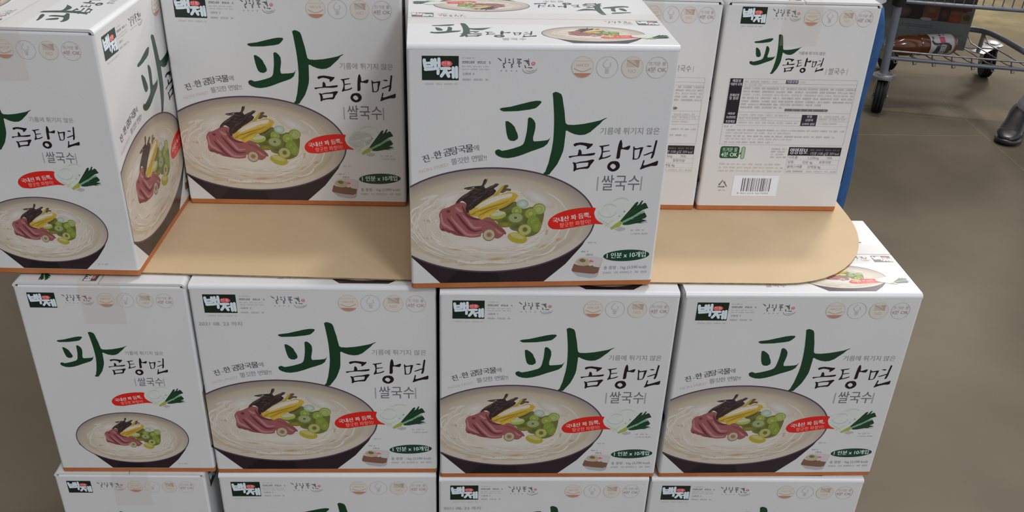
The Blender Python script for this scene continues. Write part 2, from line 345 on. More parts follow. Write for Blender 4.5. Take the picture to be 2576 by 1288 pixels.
# traced outlines of the printed design, in millimetres on the wide panel
ART = {'pa':[[(101.9,230.2),(104.1,231.4),(114.4,232.9),(125.0,235.8),(135.6,238.6),(142.2,239.8),(147.1,239.7),(148.7,238.4),(147.3,236.2),(144.2,232.8),(141.8,231.1),(135.2,229.6),(128.6,228.8),(122.8,227.9),(114.6,227.6),(106.3,227.4),(103.3,228.7)],[(109.0,215.9),(111.8,216.0),(116.0,213.1),(119.5,209.3),(120.9,205.4),(122.7,201.9),(123.9,197.5),(123.4,194.8),(119.7,192.4),(115.1,192.9),(112.6,195.3),(111.0,200.2),(110.0,205.5),(109.2,211.5)],[(134.3,219.2),(135.7,220.5),(138.2,219.9),(141.1,217.0),(142.9,213.5),(143.1,207.9),(142.1,201.8),(141.1,197.4),(141.2,193.4),(142.4,191.9),(149.9,192.4),(155.0,193.0),(158.3,193.7),(160.3,195.9),(161.3,198.1),(161.1,197.2),(159.6,193.2),(157.8,188.8),(153.7,185.3),(147.0,182.6),(138.6,179.5),(129.4,175.6),(121.0,172.9),(113.3,171.6),(107.3,172.1),(102.1,174.0),(99.1,176.3),(98.1,179.0),(98.9,181.2),(101.9,182.5),(103.6,181.8),(106.2,180.5),(112.1,181.6),(119.7,183.7),(127.2,186.4),(130.1,188.6),(131.6,192.1),(132.6,197.4),(133.6,203.6),(134.1,211.4)],[(160.5,248.6),(163.4,250.2),(166.8,249.4),(170.2,247.5),(171.8,243.7),(173.1,236.9),(175.0,228.4),(176.2,219.9),(177.3,213.8),(179.6,211.9),(186.8,211.6),(197.8,212.8),(207.8,214.9),(216.1,216.9),(222.2,219.7),(224.7,220.3),(219.9,217.1),(216.5,212.7),(211.8,208.4),(206.3,203.1),(200.6,200.1),(194.7,199.5),(188.6,200.6),(183.3,202.8),(179.7,205.0),(178.0,204.6),(178.0,199.8),(177.6,192.7),(177.3,185.5),(176.5,179.7),(174.0,172.0),(170.7,163.8),(166.7,157.8),(164.3,154.6),(162.3,151.3),(158.5,150.5),(155.4,151.0),(155.7,153.3),(157.5,154.7),(158.4,158.4),(160.6,165.7),(161.8,173.0),(163.4,182.0),(164.4,192.8),(164.5,203.4),(164.2,213.9),(163.5,224.2),(162.4,234.4),(161.4,242.9)]],'gom':[[(188.0,188.3),(190.5,189.9),(196.5,190.7),(202.7,190.0),(207.6,189.1),(210.7,189.1),(210.2,187.1),(207.4,184.2),(205.1,182.5),(203.4,182.7),(204.1,184.3),(203.8,185.7),(200.3,187.0),(195.4,187.8),(192.1,186.9),(190.1,185.7),(188.9,186.4)],[(194.7,181.5),(196.2,182.2),(198.0,180.0),(198.5,176.1),(202.6,176.3),(208.0,177.2),(213.8,177.9),(214.4,177.0),(213.0,175.2),(208.3,174.3),(203.5,174.2),(197.3,174.1),(191.1,173.5),(187.1,172.6),(185.1,171.5),(183.5,173.0),(184.2,174.0),(189.0,174.4),(193.8,175.0),(194.3,177.2)],[(188.6,166.0),(190.2,166.4),(192.6,165.3),(193.5,161.2),(193.8,158.3),(191.6,154.8),(190.2,155.5),(190.5,159.8),(190.0,163.5)],[(191.5,165.3),(197.2,167.0),(204.0,167.8),(211.5,169.8),(214.0,169.1),(213.1,166.9),(208.3,166.6),(207.5,166.1),(202.1,165.8),(197.3,165.4),(193.1,164.5)],[(214.0,169.1),(211.9,165.4),(210.0,162.9),(208.9,160.0),(207.0,158.2),(204.9,158.5),(205.4,160.7),(207.0,162.2),(207.3,166.2),(210.3,167.6)],[(191.7,157.6),(193.6,158.7),(198.5,159.7),(204.7,160.8),(207.4,160.7),(207.0,158.2),(202.8,158.2),(198.0,157.8),(193.2,156.5),(191.6,154.9)],[(217.8,186.3),(219.5,186.4),(223.6,187.0),(229.7,188.0),(230.1,187.3),(229.1,186.6),(225.1,185.7),(223.1,185.2),(221.1,184.1),(219.7,184.9)],[(220.4,184.9),(223.1,185.0),(223.3,181.3),(223.0,175.5),(223.1,172.6),(222.4,171.2),(219.2,169.0),(219.2,170.5),(220.5,173.3),(221.5,176.9),(221.6,180.5)],[(222.6,179.5),(225.6,180.2),(229.7,180.6),(231.4,180.8),(230.9,179.7),(227.1,179.2),(224.1,178.5),(222.6,178.0)],[(219.0,170.1),(221.6,172.2),(225.1,172.2),(229.1,173.6),(232.7,175.3),(232.8,174.1),(230.6,172.5),(226.6,171.1),(222.5,170.3),(219.5,169.0)],[(241.6,191.8),(242.8,193.9),(243.9,192.9),(245.0,188.9),(245.1,185.0),(246.1,183.9),(249.3,185.0),(252.9,186.6),(254.7,186.4),(254.3,183.9),(253.1,181.7),(251.1,181.4),(246.1,182.4),(244.1,182.2),(243.7,179.6),(243.8,175.3),(243.5,171.7),(241.6,170.2),(239.4,171.0),(239.7,174.6),(239.9,179.7),(240.3,184.7),(240.9,189.0)],[(258.2,185.6),(259.8,185.3),(260.1,182.4),(260.2,178.1),(260.7,172.2),(260.9,169.3),(258.9,169.3),(259.0,173.0),(258.7,179.5)],[(259.7,183.8),(262.6,183.4),(266.7,184.5),(270.1,184.8),(269.5,183.7),(265.5,182.3),(262.1,181.8),(260.1,181.3)],[(267.0,184.3),(270.1,184.8),(269.5,181.6),(268.3,177.3),(267.4,172.9),(266.3,171.1),(265.2,171.5),(266.1,175.1),(266.3,179.4)],[(260.7,170.8),(263.5,170.4),(266.5,172.2),(266.3,170.7),(263.7,169.4),(261.2,169.5)],[(273.1,185.9),(276.1,186.9),(279.2,186.5),(279.7,185.5),(277.7,184.8),(274.9,185.3)],[(271.0,175.1),(274.6,176.5),(278.6,178.3),(281.3,179.3),(282.6,179.3),(282.5,177.9),(278.8,176.8),(276.2,175.4),(272.2,174.2)],[(283.6,192.9),(285.3,193.3),(285.8,191.9),(285.3,187.9),(284.6,182.9),(284.1,176.4),(282.9,172.0),(281.4,170.6),(280.2,171.2),(280.9,174.2),(281.9,179.3),(282.6,185.1),(283.3,190.1)],[(271.8,168.5),(273.2,168.8),(273.2,166.3),(272.2,162.6),(274.4,162.2),(280.4,164.4),(285.8,166.5),(289.1,168.0),(289.7,166.5),(289.2,162.4),(287.2,161.4),(282.2,161.4),(276.1,159.6),(272.8,158.2),(269.8,156.9),(268.8,157.5),(269.8,159.7),(271.0,164.1)]],'ring':[(236.5,165.9),(240.5,164.8),(242.4,161.5),(241.2,158.2),(237.2,156.0),(233.2,157.9),(231.5,160.8),(233.1,164.5)],'beef':[(34.0,100.8),(37.8,107.6),(44.0,109.6),(51.4,113.6),(55.7,116.2),(63.8,115.4),(67.6,111.3),(71.4,98.8),(84.7,94.4),(92.8,97.0),(101.8,89.8),(111.1,78.3),(111.3,73.3),(105.7,68.4),(99.2,69.3),(85.7,76.0),(83.2,71.0),(71.8,69.8),(64.1,71.4),(54.0,73.0),(48.3,76.0),(45.1,78.2),(37.6,79.1),(34.5,84.1),(35.2,91.8)],'crease':[[(53.9,102.5),(57.7,97.6),(61.5,92.0),(70.4,81.3),(76.7,78.3),(85.0,79.6)],[(43.3,95.8),(50.2,86.6),(56.5,78.0),(64.1,72.1)],[(36.3,81.2),(42.6,80.4),(47.7,76.7)],[(61.3,111.4),(66.4,100.2),(74.0,95.2),(82.8,93.7)]],'light':[[(36.5,102.8),(38.3,89.6),(45.2,83.9),(53.3,77.3)],[(47.7,97.8),(54.6,87.9),(61.5,80.0),(66.6,74.6),(74.3,73.0),(83.2,74.3)],[(61.4,100.3),(67.7,92.6),(71.6,86.9),(76.0,82.9),(84.9,83.8)],[(53.3,110.1),(57.6,105.9),(61.4,104.5)],[(100.8,82.8),(106.0,77.0),(109.9,75.5)]],'weed':[(53.9,116.2),(58.8,122.3),(64.9,126.9),(72.3,131.5),(75.3,135.5),(71.0,134.5),(64.3,133.3),(63.6,134.6),(71.0,136.2),(78.9,137.1),(83.8,138.0),(86.2,144.6),(88.6,145.9),(88.0,142.6),(86.3,138.7),(88.2,134.0),(91.9,135.9),(96.2,136.5),(99.2,139.8),(102.9,139.8),(102.3,137.1),(98.1,133.8),(100.7,131.1),(100.1,129.1),(96.5,125.1),(88.5,119.8),(82.4,113.8),(76.3,109.7),(70.1,105.0),(67.0,102.3),(65.1,108.5),(66.3,114.0),(61.3,118.2),(57.0,115.5)],'bits':[(105.7,128.3),(107.4,133.0),(108.5,137.0),(114.0,138.3),(114.7,135.9),(112.3,134.0),(117.9,133.2),(117.4,130.5),(113.1,130.9),(109.4,128.3)],'eggback':[(96.5,124.4),(100.7,128.4),(107.9,137.0),(109.8,136.3),(106.3,129.7),(103.3,125.7)],'egg':[(69.5,105.7),(73.8,107.0),(76.3,110.4),(81.2,114.5),(86.1,118.5),(94.7,123.1),(103.9,125.3),(114.4,128.9),(118.1,128.8),(123.1,127.4),(126.3,125.3),(125.9,122.0),(121.6,119.3),(116.1,116.7),(112.5,112.6),(106.3,108.6),(100.2,104.5),(92.7,100.5),(89.7,97.1),(85.3,93.6),(81.5,95.1),(79.6,97.9),(72.7,98.1),(70.1,101.6)],'eggtop':[(76.3,109.1),(82.4,114.4),(88.6,118.4),(95.9,122.4),(107.0,125.3),(118.2,127.5),(119.5,124.1),(113.4,121.5),(104.1,120.2),(94.8,117.0),(86.2,113.7),(80.0,110.4)],'eggline':[[(73.9,102.9),(82.6,105.5),(93.8,109.5),(107.4,114.0),(116.6,118.0)],[(80.2,98.6),(87.7,102.7),(95.1,106.7),(104.4,110.0)],[(71.4,100.2),(77.6,102.1)]],'onionbase':[(112.5,110.5),(123.6,117.2),(132.8,107.4),(145.3,110.0),(158.3,104.3),(156.8,86.0),(152.3,74.7),(137.7,69.9),(125.1,79.5),(114.6,86.8),(100.5,92.0),(95.4,96.3),(104.6,102.4)],'onions':[(132.5,113.7,7.2,5.8,'pale'),(103.5,99.3,10.1,5.2,'half'),(126.0,104.8,6.3,5.9,'yg'),(152.4,107.1,7.9,7.3,'ring'),(142.6,101.0,6.7,6.6,'yg'),(146.4,89.7,7.6,8.5,'g'),(124.8,95.4,9.5,7.3,'ring2'),(112.7,86.8,9.6,3.6,'y'),(150.5,84.0,6.1,7.8,'g'),(136.6,79.3,8.7,8.2,'ring3'),(128.1,68.7,12.3,6.1,'half2'),(93.7,73.0,7.5,8.0,'cream')],'ribbon':[(164.2,87.0),(165.1,91.5),(167.8,95.3),(174.4,100.3),(182.9,104.0),(192.0,106.4),(203.5,108.1),(215.2,108.4),(220.5,107.5),(219.7,104.0),(219.3,98.9),(221.2,94.4),(225.7,89.8),(231.4,86.1),(222.5,86.5),(213.7,85.5),(202.1,83.4),(190.5,81.3),(182.3,79.7),(175.8,79.8),(169.9,80.4),(166.2,83.1)],'blob':[(219.3,101.5),(221.2,106.6),(225.5,110.3),(231.0,113.4),(236.1,115.2),(239.9,118.3),(246.6,121.3),(254.1,121.9),(260.9,118.6),(263.9,112.9),(263.9,107.8),(261.5,103.4),(258.5,98.9),(254.5,92.5),(251.3,89.3),(246.3,86.2),(243.6,83.6),(240.7,82.4),(233.2,86.1),(225.6,91.1),(221.0,95.7)],'blobarc':[[(224.3,104.6),(225.9,100.1),(231.0,96.2),(238.2,95.4),(244.3,98.5),(246.7,104.2)],[(229.1,109.0),(234.1,112.1),(240.6,112.0),(245.6,108.7)],[(240.1,115.8),(246.8,119.5),(254.3,120.0),(259.9,116.7)],[(226.0,93.7),(233.6,88.4),(240.5,85.0)]],'leek':[[(251.3,89.3),(254.3,93.8),(258.4,99.6),(262.5,105.3),(266.0,110.3),(268.5,114.1),(270.7,115.6),(271.7,114.3),(270.1,110.2),(272.9,112.1),(275.8,117.1),(277.3,116.8),(275.3,111.4),(279.7,114.2),(281.6,112.9),(282.9,110.0),(284.7,107.1),(282.4,106.5),(277.4,104.4),(272.5,100.6),(266.0,95.6),(260.5,91.8),(255.0,88.0)],[(254.7,85.7),(260.7,89.8),(268.0,93.6),(274.5,98.6),(280.7,101.4),(282.2,99.2),(284.1,95.9),(282.3,94.0),(278.3,92.1),(285.2,90.0),(280.5,89.1),(275.9,87.6),(281.4,86.8),(273.0,87.0),(262.5,84.9),(257.7,84.8)]],'leekstem':[(254.2,89.3),(260.4,93.1),(267.6,96.8),(274.2,101.2),(279.8,103.7),(280.6,102.4),(274.5,98.6),(267.3,94.2),(260.7,89.8),(255.7,87.3)],'bulb':[(240.9,81.0),(243.5,83.9),(247.9,87.4),(251.2,90.0),(254.2,89.3),(254.5,86.7),(252.0,82.8),(246.8,80.9),(242.9,78.7)],'lshadow':[(246.5,79.0),(252.7,82.1),(259.4,80.7),(258.5,78.1),(252.7,76.2)],'cup':[(197.4,23.3),(199.8,31.9),(204.6,30.1),(211.3,28.8),(217.8,29.8),(220.0,28.5),(232.0,26.5),(230.6,18.9),(226.2,17.3),(215.8,18.4),(205.4,19.9),(198.6,21.2)],'lid':[(199.8,31.9),(203.4,38.2),(208.2,41.5),(218.8,41.8),(226.9,41.6),(235.3,39.7),(232.0,26.5),(220.0,28.5),(216.8,30.4),(209.6,30.5),(203.4,31.3)],'cupsh':[(198.7,20.9),(215.8,18.1),(229.3,17.2),(232.0,25.9),(234.5,36.9),(235.3,39.1),(233.0,26.5),(231.0,15.4),(228.7,12.5),(221.5,11.5),(205.9,14.3)],'lidbowl':[(201.6,34.8),(204.8,39.3),(210.3,40.3),(217.1,38.4),(220.0,34.3),(217.8,30.3),(211.2,29.3),(205.0,31.2)],'lidfood':[(205.6,36.4),(207.9,39.2),(210.9,39.1),(214.2,36.8),(213.3,34.5),(209.3,34.0)],'cupspot':[(220.0,28.5),(223.0,29.6),(226.4,26.1),(228.7,23.1),(228.0,20.2),(223.3,20.3),(220.4,24.5)],'redmark':[(218.3,36.1),(220.2,37.2),(224.0,35.4),(224.1,34.2),(219.5,33.8)],'baek':[[(18.9,284.7),(19.2,281.1),(19.8,277.4)],[(27.0,285.0),(27.2,279.0)],[(19.3,281.3),(27.2,281.9)],[(19.8,277.9),(27.2,278.3)],[(30.4,285.3),(30.7,277.9)],[(34.6,286.1),(34.8,277.9)],[(30.9,281.6),(34.6,281.9)],[(20.0,274.5),(27.6,275.0),(33.2,275.4),(33.6,270.0)],[(37.1,275.6),(41.4,275.7),(46.1,275.7)],[(41.6,275.3),(39.8,271.0),(37.2,267.3)],[(41.4,273.7),(43.5,270.5),(45.2,267.0)],[(46.1,271.3),(49.6,272.1)],[(49.9,276.4),(50.2,266.0)],[(53.5,276.9),(53.8,266.0)]],'ilwol':[[(98.5,287.6),(101.2,285.5),(102.6,284.4)],[(106.4,288.1),(106.9,282.3)],[(103.7,281.8),(105.9,281.5),(104.0,279.6),(105.7,278.1),(104.4,277.3),(106.8,276.7)],[(109.7,286.5),(111.3,285.8),(110.5,284.7)],[(109.5,283.1),(112.0,282.6)],[(115.0,287.6),(115.5,281.8)],[(112.8,281.0),(114.7,280.7),(112.9,279.1),(114.5,278.3),(113.0,276.7)],[(118.7,286.6),(123.6,286.3)],[(120.1,285.8),(120.7,283.4)],[(122.2,285.8),(122.1,283.7)],[(119.2,282.3),(124.0,282.3)],[(121.6,282.1),(121.7,279.9)],[(120.7,278.6),(122.6,278.1)],[(126.3,284.7),(130.3,285.0)],[(130.0,285.0),(131.0,281.8)],[(131.8,287.1),(132.6,279.7)],[(128.5,283.7),(131.7,284.2)],[(128.1,280.2),(128.8,277.6),(129.6,276.8)],[(131.0,277.3),(135.8,277.0)]],'bowlarc':[[(125.6,275.9),(126.9,273.3),(130.7,271.1),(136.1,271.4),(140.3,273.8),(141.3,276.5)],[(129.5,273.8),(134.4,273.0),(138.7,274.6)]]}
# ------------------------------------------------------------------ the printed design (millimetres)
GREEN = P(10, 44, 27); BLACK = P(16, 10, 16); GREY = P(96, 96, 99); LGREY = P(128, 128, 130); PURP = P(60, 48, 62)
WHITE = (0.80, 0.80, 0.80, 1.0)

def art_pa():
    a = Art()
    for p in ART['pa']: a.poly(p, GREEN, 8)
    return a
def art_gomtang():
    a = Art()
    for p in ART['gom']: a.poly(p, BLACK, 8)
    a.stroke(ART['ring'], [3.1, 5.0, 4.8, 3.8, 2.9, 3.6, 3.3, 3.4], BLACK, 8, closed=True)
    return a
def art_title(oil=True):
    a = art_pa(); a.add(art_gomtang())
    if oil: a.text('기름에 튀기지 않은', 218.0, 200.2, 7.4, P(112, 112, 114), 8, width=69)
    return a
def art_ssal():
    a = Art()
    a.text('쌀국수', 225.0, 130.4, 17.4, P(82, 82, 86), 8, width=45.5)
    for u in (220.3, 272.6): a.poly([(u - .7, 130), (u + .7, 130), (u + .7, 148), (u - .7, 148)], P(124, 124, 127), 8)
    return a
def art_ribbon(text=True):
    a = Art()
    a.poly(ART['lshadow'], P(140, 136, 140), 9)
    a.blob(ART['blob'], P(161, 165, 164), 9)
    a.ell(240, 101, 17, 11, P(168, 171, 170), 9, edge=P(158, 163, 162), rot=.25, n=28); a.ell(244, 106, 12, 8, P(164, 168, 167), 9, edge=P(160, 164, 163), rot=.3, n=24)
    for s in ART['blobarc']: a.soft(s, 2.6, P(138, 144, 143), P(160, 164, 163), 10)
    a.ell(255.8, 102.8, 1.3, 1.3, P(112, 122, 112), 10); a.ell(250.2, 96.6, 1.1, 1.1, P(124, 132, 122), 10)
    a.blob(ART['ribbon'], P(164, 24, 18), 10)
    if text:
        a.text('국내산 파 듬뿍,', 170.5, 87.6, 6.2, P(172, 160, 164), 11, width=45.5, rot=0.17, bold=.25)
        a.text('향긋한 파향이!', 179.0, 81.6, 5.6, P(190, 130, 124), 11, width=37.5, rot=0.14)
    for p in ART['leek']: a.poly(p, P(14, 44, 27), 11)
    rg = random.Random(4)
    for k in range(14):
        t = k / 13
        x0, y0 = 252 + 4 * t, 90 - 3 * t
        x1, y1 = 272 + 14 * t, 114 - 26 * t
        a.stroke([(x0, y0), ((x0 + x1) / 2 + rg.uniform(-1, 1), (y0 + y1) / 2), (x1, y1)], [.3, .6, .2], P(34, 74, 50) if k % 2 else P(6, 24, 14), 12)
    a.poly(ART['leekstem'], P(92, 128, 106), 12)
    a.poly(ART['bulb'], P(122, 132, 58), 12)
    a.stroke([(234, 83.0), (240, 88.5), (245, 91.2)], [.5, 1.2, .5], P(150, 158, 92), 13)
    return a
def art_bowl(seed=3):
    a = Art(); rg = random.Random(seed)
    cx, cy = 95.0, 91.0
    a.poly([(-31, 90), (-28, 73), (-16, 58), (0.5, 44.5), (35.5, 7.4), (163, 7.4), (188.8, 31.7), (207.8, 57), (218.5, 78), (221, 91), (150, 92), (60, 92)], P(30, 20, 27), 0)
    a.poly([(40, 7.4), (110, 7.4), (104, 22), (60, 27)], P(18, 12, 18), 1)
    a.ell(cx, cy, 126.2, 69.4, PURP, 2, n=96)
    E1 = lambda k: (lambda t: (cx + 124.2 * k * math.cos(t), cy - 1.6 * (1 - k) * 4 + 67.4 * k * math.sin(t)))
    def wall(t):
        s = math.sin(t)
        return mixc(P(146, 137, 128), P(113, 103, 100), min(1, max(0, .5 + .75 * s))) if s > -.4 else P(150, 142, 134)
    def wall2(t):
        s = math.sin(t)
        return mixc(P(156, 149, 140), P(126, 117, 109), min(1, max(0, .5 + .6 * s)))
    a.band(E1(1.0), E1(0.90), 96, wall, wall2, 3)
    a.band(E1(0.905), E1(0.86), 96, wall2, lambda t: P(139, 129, 116), 3)
    cen = P(163, 159, 155)
    a.band(E1(0.865), E1(0.62), 96, lambda t: P(140, 131, 118), lambda t: P(156, 150, 143), 3)
    a.ell(cx, cy - 2.5, 124.2 * .625, 67.4 * .625, cen, 3, edge=P(156, 150, 143), n=72)
    # broth showing between the noodles
    for (u, v, x, y) in [(52, 54, 11, 3.2), (107, 53, 8, 2.2), (77, 43, 9, 2.2), (103, 40, 13, 2.6), (163, 76, 4, 4), (17, 55, 14, 4), (44, 37.5, 10, 2.6), (137, 50, 9, 2.5), (160, 57, 10, 3), (128, 42, 7, 2), (24, 92, 10, 2), (88, 56, 5, 2), (178, 66, 7, 3), (20, 70, 9, 2.2), (64, 33, 8, 1.8)]:
        a.ell(u, v, x, y, mixc(P(138, 110, 78), cen, rg.random() * .35), 4, edge=P(150, 138, 122), rot=rg.uniform(-.15, .15), n=20)
    # noodles: pale strands sweeping round the bowl
    for k in range(150):
        q = rg.uniform(.48, .82); t0 = rg.uniform(PI * .72, PI * 1.95) if k < 122 else rg.uniform(-.35, PI * .9)
        ln = rg.uniform(.22, .6); wob = rg.uniform(-.03, .03)
        pts = []
        for i in range(5):
            t = t0 + ln * i / 4; kk = q + wob * math.sin(i * 1.3) + rg.uniform(-.006, .006)
            pts.append((cx + 122 * kk * math.cos(t), cy - 3 + 66 * kk * math.sin(t)))
        wd = rg.uniform(.9, 2.3)
        c = mixc(P(174, 171, 170), P(156, 149, 142), rg.random() ** 1.6)
        a.soft(pts, wd * 1.35, c, mixc(c, P(142, 131, 119), .75), 5, sub=3)
    for k in range(16):      # upper left highlights on the noodles
        u, v = rg.uniform(15, 62), rg.uniform(98, 128)
        a.ell(u, v, rg.uniform(4, 9), rg.uniform(1.2, 3), P(160, 158, 158), 5, edge=P(152, 146, 140), rot=rg.uniform(.1, .6), n=16)
    a.ell(46, 121, 24, 10, P(164, 162, 161), 5, edge=P(147, 139, 130), rot=.45, n=28)
    a.ell(95, 62, 60, 10, P(163, 160, 157), 5, edge=P(156, 150, 143), n=36)
    a.ell(150, 121, 24, 8, P(158, 158, 160), 5, edge=P(147, 139, 130), rot=-.5, n=24)
    # sliced beef
    bf = P(116, 66, 69); dkb = P(66, 25, 33)
    a.blob(ART['beef'], bf, 6)
    for s in ART['light']: a.soft(s, 4.2, P(142, 100, 106), P(122, 76, 81), 7)
    for s in ART['crease']: a.soft(s, 4.4, dkb, P(108, 60, 64), 8)
    a.soft([(37.5, 84), (43, 80), (50, 78), (57, 74), (66, 71.5)], 3.0, P(84, 34, 38), bf, 8)
    a.soft([(88, 92), (98, 88), (108, 80), (114, 74)], 6, P(98, 54, 50), bf, 7)
    a.ell(45, 104.8, 2.6, 2.3, dkb, 8, edge=P(96, 50, 54), n=14)
    # dark greens
    wd_ = P(40, 29, 31)
    a.blob(ART['weed'], wd_, 8)
    def inside(p, q):
        c = False
        for k in range(len(p)):
            (x0, y0), (x1, y1) = p[k], p[k - 1]
            if (y0 > q[1]) != (y1 > q[1]) and q[0] < (x1 - x0) * (q[1] - y0) / (y1 - y0) + x0: c = not c
        return c
    for k in range(150):
        u, v = rg.uniform(55, 105), rg.uniform(100, 136)
        t = rg.uniform(.3, 1.3); L_ = rg.uniform(4, 8)
        e = (u + L_ * math.cos(t - .3), v + L_ * .9 * math.sin(t - .2))
        if not (inside(ART['weed'], (u, v)) and inside(ART['weed'], e)): continue
        a.soft([(u, v), (u + L_ * .5 * math.cos(t), v + L_ * .5 * math.sin(t)), e], rg.uniform(.8, 1.7), P(70, 57, 56) if k % 3 else P(20, 13, 17), wd_, 9, sub=2)
    for p in ([(80, 133), (72, 133.5), (65.5, 132.5)], [(85, 136), (88, 141), (90, 146)], [(94, 134), (99, 138.5), (104, 139)], [(90, 133), (94, 136), (97, 137.5)], [(70, 127), (65, 125), (61, 121)], [(60, 119), (57, 116), (54, 114.5)]):
        a.soft(p, 1.8, P(48, 38, 34), P(78, 68, 60), 9)
    a.blob(ART['bits'], P(74, 60, 46), 8, sub=2)
    a.blob(ART['eggback'], P(134, 119, 48), 9)
    # scallion slices
    a.blob(ART['onionbase'], P(80, 82, 42), 9)
    for (u, v, x, y) in [(118, 100, 10, 9), (133, 92, 12, 12), (142, 92, 11, 12), (112, 92, 10, 5), (128, 84, 10, 6)]: a.ell(u, v, x, y, P(60, 64, 32), 9, edge=P(86, 88, 46), n=20)
    a.soft([(105, 106), (114, 110), (121, 116)], 6, P(52, 54, 30), P(84, 84, 50), 9)
    pal = {'pale': (P(146, 156, 152), P(120, 138, 124)), 'yg': (P(128, 136, 76), P(104, 116, 48)), 'g': (P(112, 122, 58), P(92, 106, 40)), 'y': (P(108, 102, 44), P(84, 82, 36))}
    for (u, v, x, y, kd) in ART['onions']:
        y = max(y, 3)
        if kd in pal: a.ell(u, v, x, y, pal[kd][0], 10, edge=pal[kd][1], n=22)
        if kd == 'y': continue
        if kd == 'half':
            a.ell(u, v, x, y, P(126, 136, 54), 10, rot=.12, n=22); a.ell(u + .3, v + 1.8, x * .85, y * .5, P(146, 147, 130), 11, rot=.18, n=20)
        elif kd == 'half2':
            a.ell(u, v, x, y * 1.15, P(132, 124, 42), 10, rot=-.3, n=24); a.ell(u - .5, v + 2.6, x * .72, y * .5, P(144, 138, 92), 11, rot=-.36, n=20)
        elif kd == 'ring':
            a.ell(u, v, x, y, P(94, 108, 38), 10, n=26); a.ell(u + .3, v - .3, x * .86, y * .86, P(126, 134, 84), 10, n=24); a.ring(u - .5, v - 1, x * .6, y * .6, .8, P(104, 116, 50), 11, n=22)
        elif kd == 'ring2':
            a.ell(u, v, x, y, P(84, 92, 52), 10, n=26); a.ell(u + .2, v + .3, x * .86, y * .84, P(136, 142, 112), 11, edge=P(112, 120, 76), n=24); a.ell(u, v + .3, 2.2, 1.8, P(72, 76, 48), 12, n=14); a.ring(u, v + .3, x * .5, y * .5, .6, P(96, 106, 70), 12, n=20)
        elif kd == 'ring3':
            a.ell(u, v, x, y, P(92, 94, 46), 10, n=26); a.ell(u, v + .3, x * .87, y * .86, P(132, 132, 86), 11, n=24); a.ell(u + .2, v + .6, 3.2, 3.4, P(72, 66, 28), 12, edge=P(98, 92, 48), n=16)
        elif kd == 'cream':
            a.ell(u, v, x, y, P(98, 84, 62), 11, n=28); a.ell(u, v + .3, x * .88, y * .88, P(140, 131, 110), 12, n=26); a.ell(u + .1, v + .5, x * .46, y * .42, P(106, 74, 64), 13, edge=P(122, 96, 80), n=18)
        elif kd == 'pale':
            a.ring(u, v, x * .9, y * .9, .5, P(112, 126, 112), 11, n=22)
        else: a.ring(u, v, x * .55, y * .55, .7, P(92, 104, 44), 11, n=18)
    # egg strips
    eg = P(150, 126, 44)
    a.blob(ART['egg'], eg, 12, sub=2)
    a.soft([(71.5, 104), (77, 105), (83, 103)], 3.6, P(160, 138, 58), eg, 12); a.soft([(84, 95), (90, 99), (98, 104)], 4.0, P(164, 140, 50), eg, 12)
    for s in ART['eggline']: a.soft(s, 2.6, P(112, 84, 24), P(146, 120, 42), 13)
    a.soft([(77, 106), (92, 112.5), (106, 118), (120, 123)], 4.0, P(160, 142, 76), eg, 13)
    a.soft([(100, 106), (112, 112), (124, 120)], 3.0, P(132, 106, 34), eg, 13)
    a.blob(ART['eggtop'], P(160, 155, 151), 13)
    a.soft([(79, 108.5), (92, 115), (106, 121), (118, 126)], 2.6, P(168, 164, 164), P(160, 154, 146), 14)
    return a
def art_logo(u, v, w_, h_):
    """black-green name plate, drawn at its front-panel size and scaled"""
    a = Art()
    a.rect(16.3, 262.7, 56.0, 289.4, P(12, 26, 18), 8)
    a.ell(40, 283, 22, 8, P(18, 48, 26), 8, edge=P(12, 26, 18), n=24) if False else None
    wd = [3.6, 3.4, 2.8, 2.8, 3.4, 3.4, 2.6, 3.4, 3.4, 3.6, 3.6, 2.6, 3.4, 3.4]
    for s, t in zip(ART['baek'], wd): a.stroke(s, t, P(168, 178, 188), 9)
    a.ell(42.7, 280.9, 6.6, 3.4, P(160, 62, 68), 10, n=24)
    a.text('전통', 37.6, 278.9, 3.9, P(196, 150, 150), 11, width=10)
    b = Art(); b.add(a, w_ / 39.7, h_ / 26.7, u - 16.3 * w_ / 39.7, v - 262.7 * h_ / 26.7)
    return b
def art_ilwol(u, v, k):
    a = Art()
    for i, s in enumerate(ART['ilwol']): a.stroke(s, [.5, 1.15, .6, 1.0, .6, .4][:len(s)], P(62, 60, 64), 8, sub=3)
    for s in ART['bowlarc']: a.stroke(s, [.3, .6, .7, .7, .6, .3][:len(s)], P(110, 110, 114), 8, sub=3)
    for i in range(4): a.ell(102.5 + 5.6 * i, 273.6, .7, .8, P(120, 120, 122), 8, n=8)
    a.ring(137.3, 281.7, 2.2, 2.2, .9, P(168, 84, 92), 8, n=14); a.rect(136.5, 281.0, 138.2, 281.9, P(168, 84, 92), 8)
    b = Art(); b.add(a, k, k, u - 98.5 * k, v - 270.0 * k)
    return b
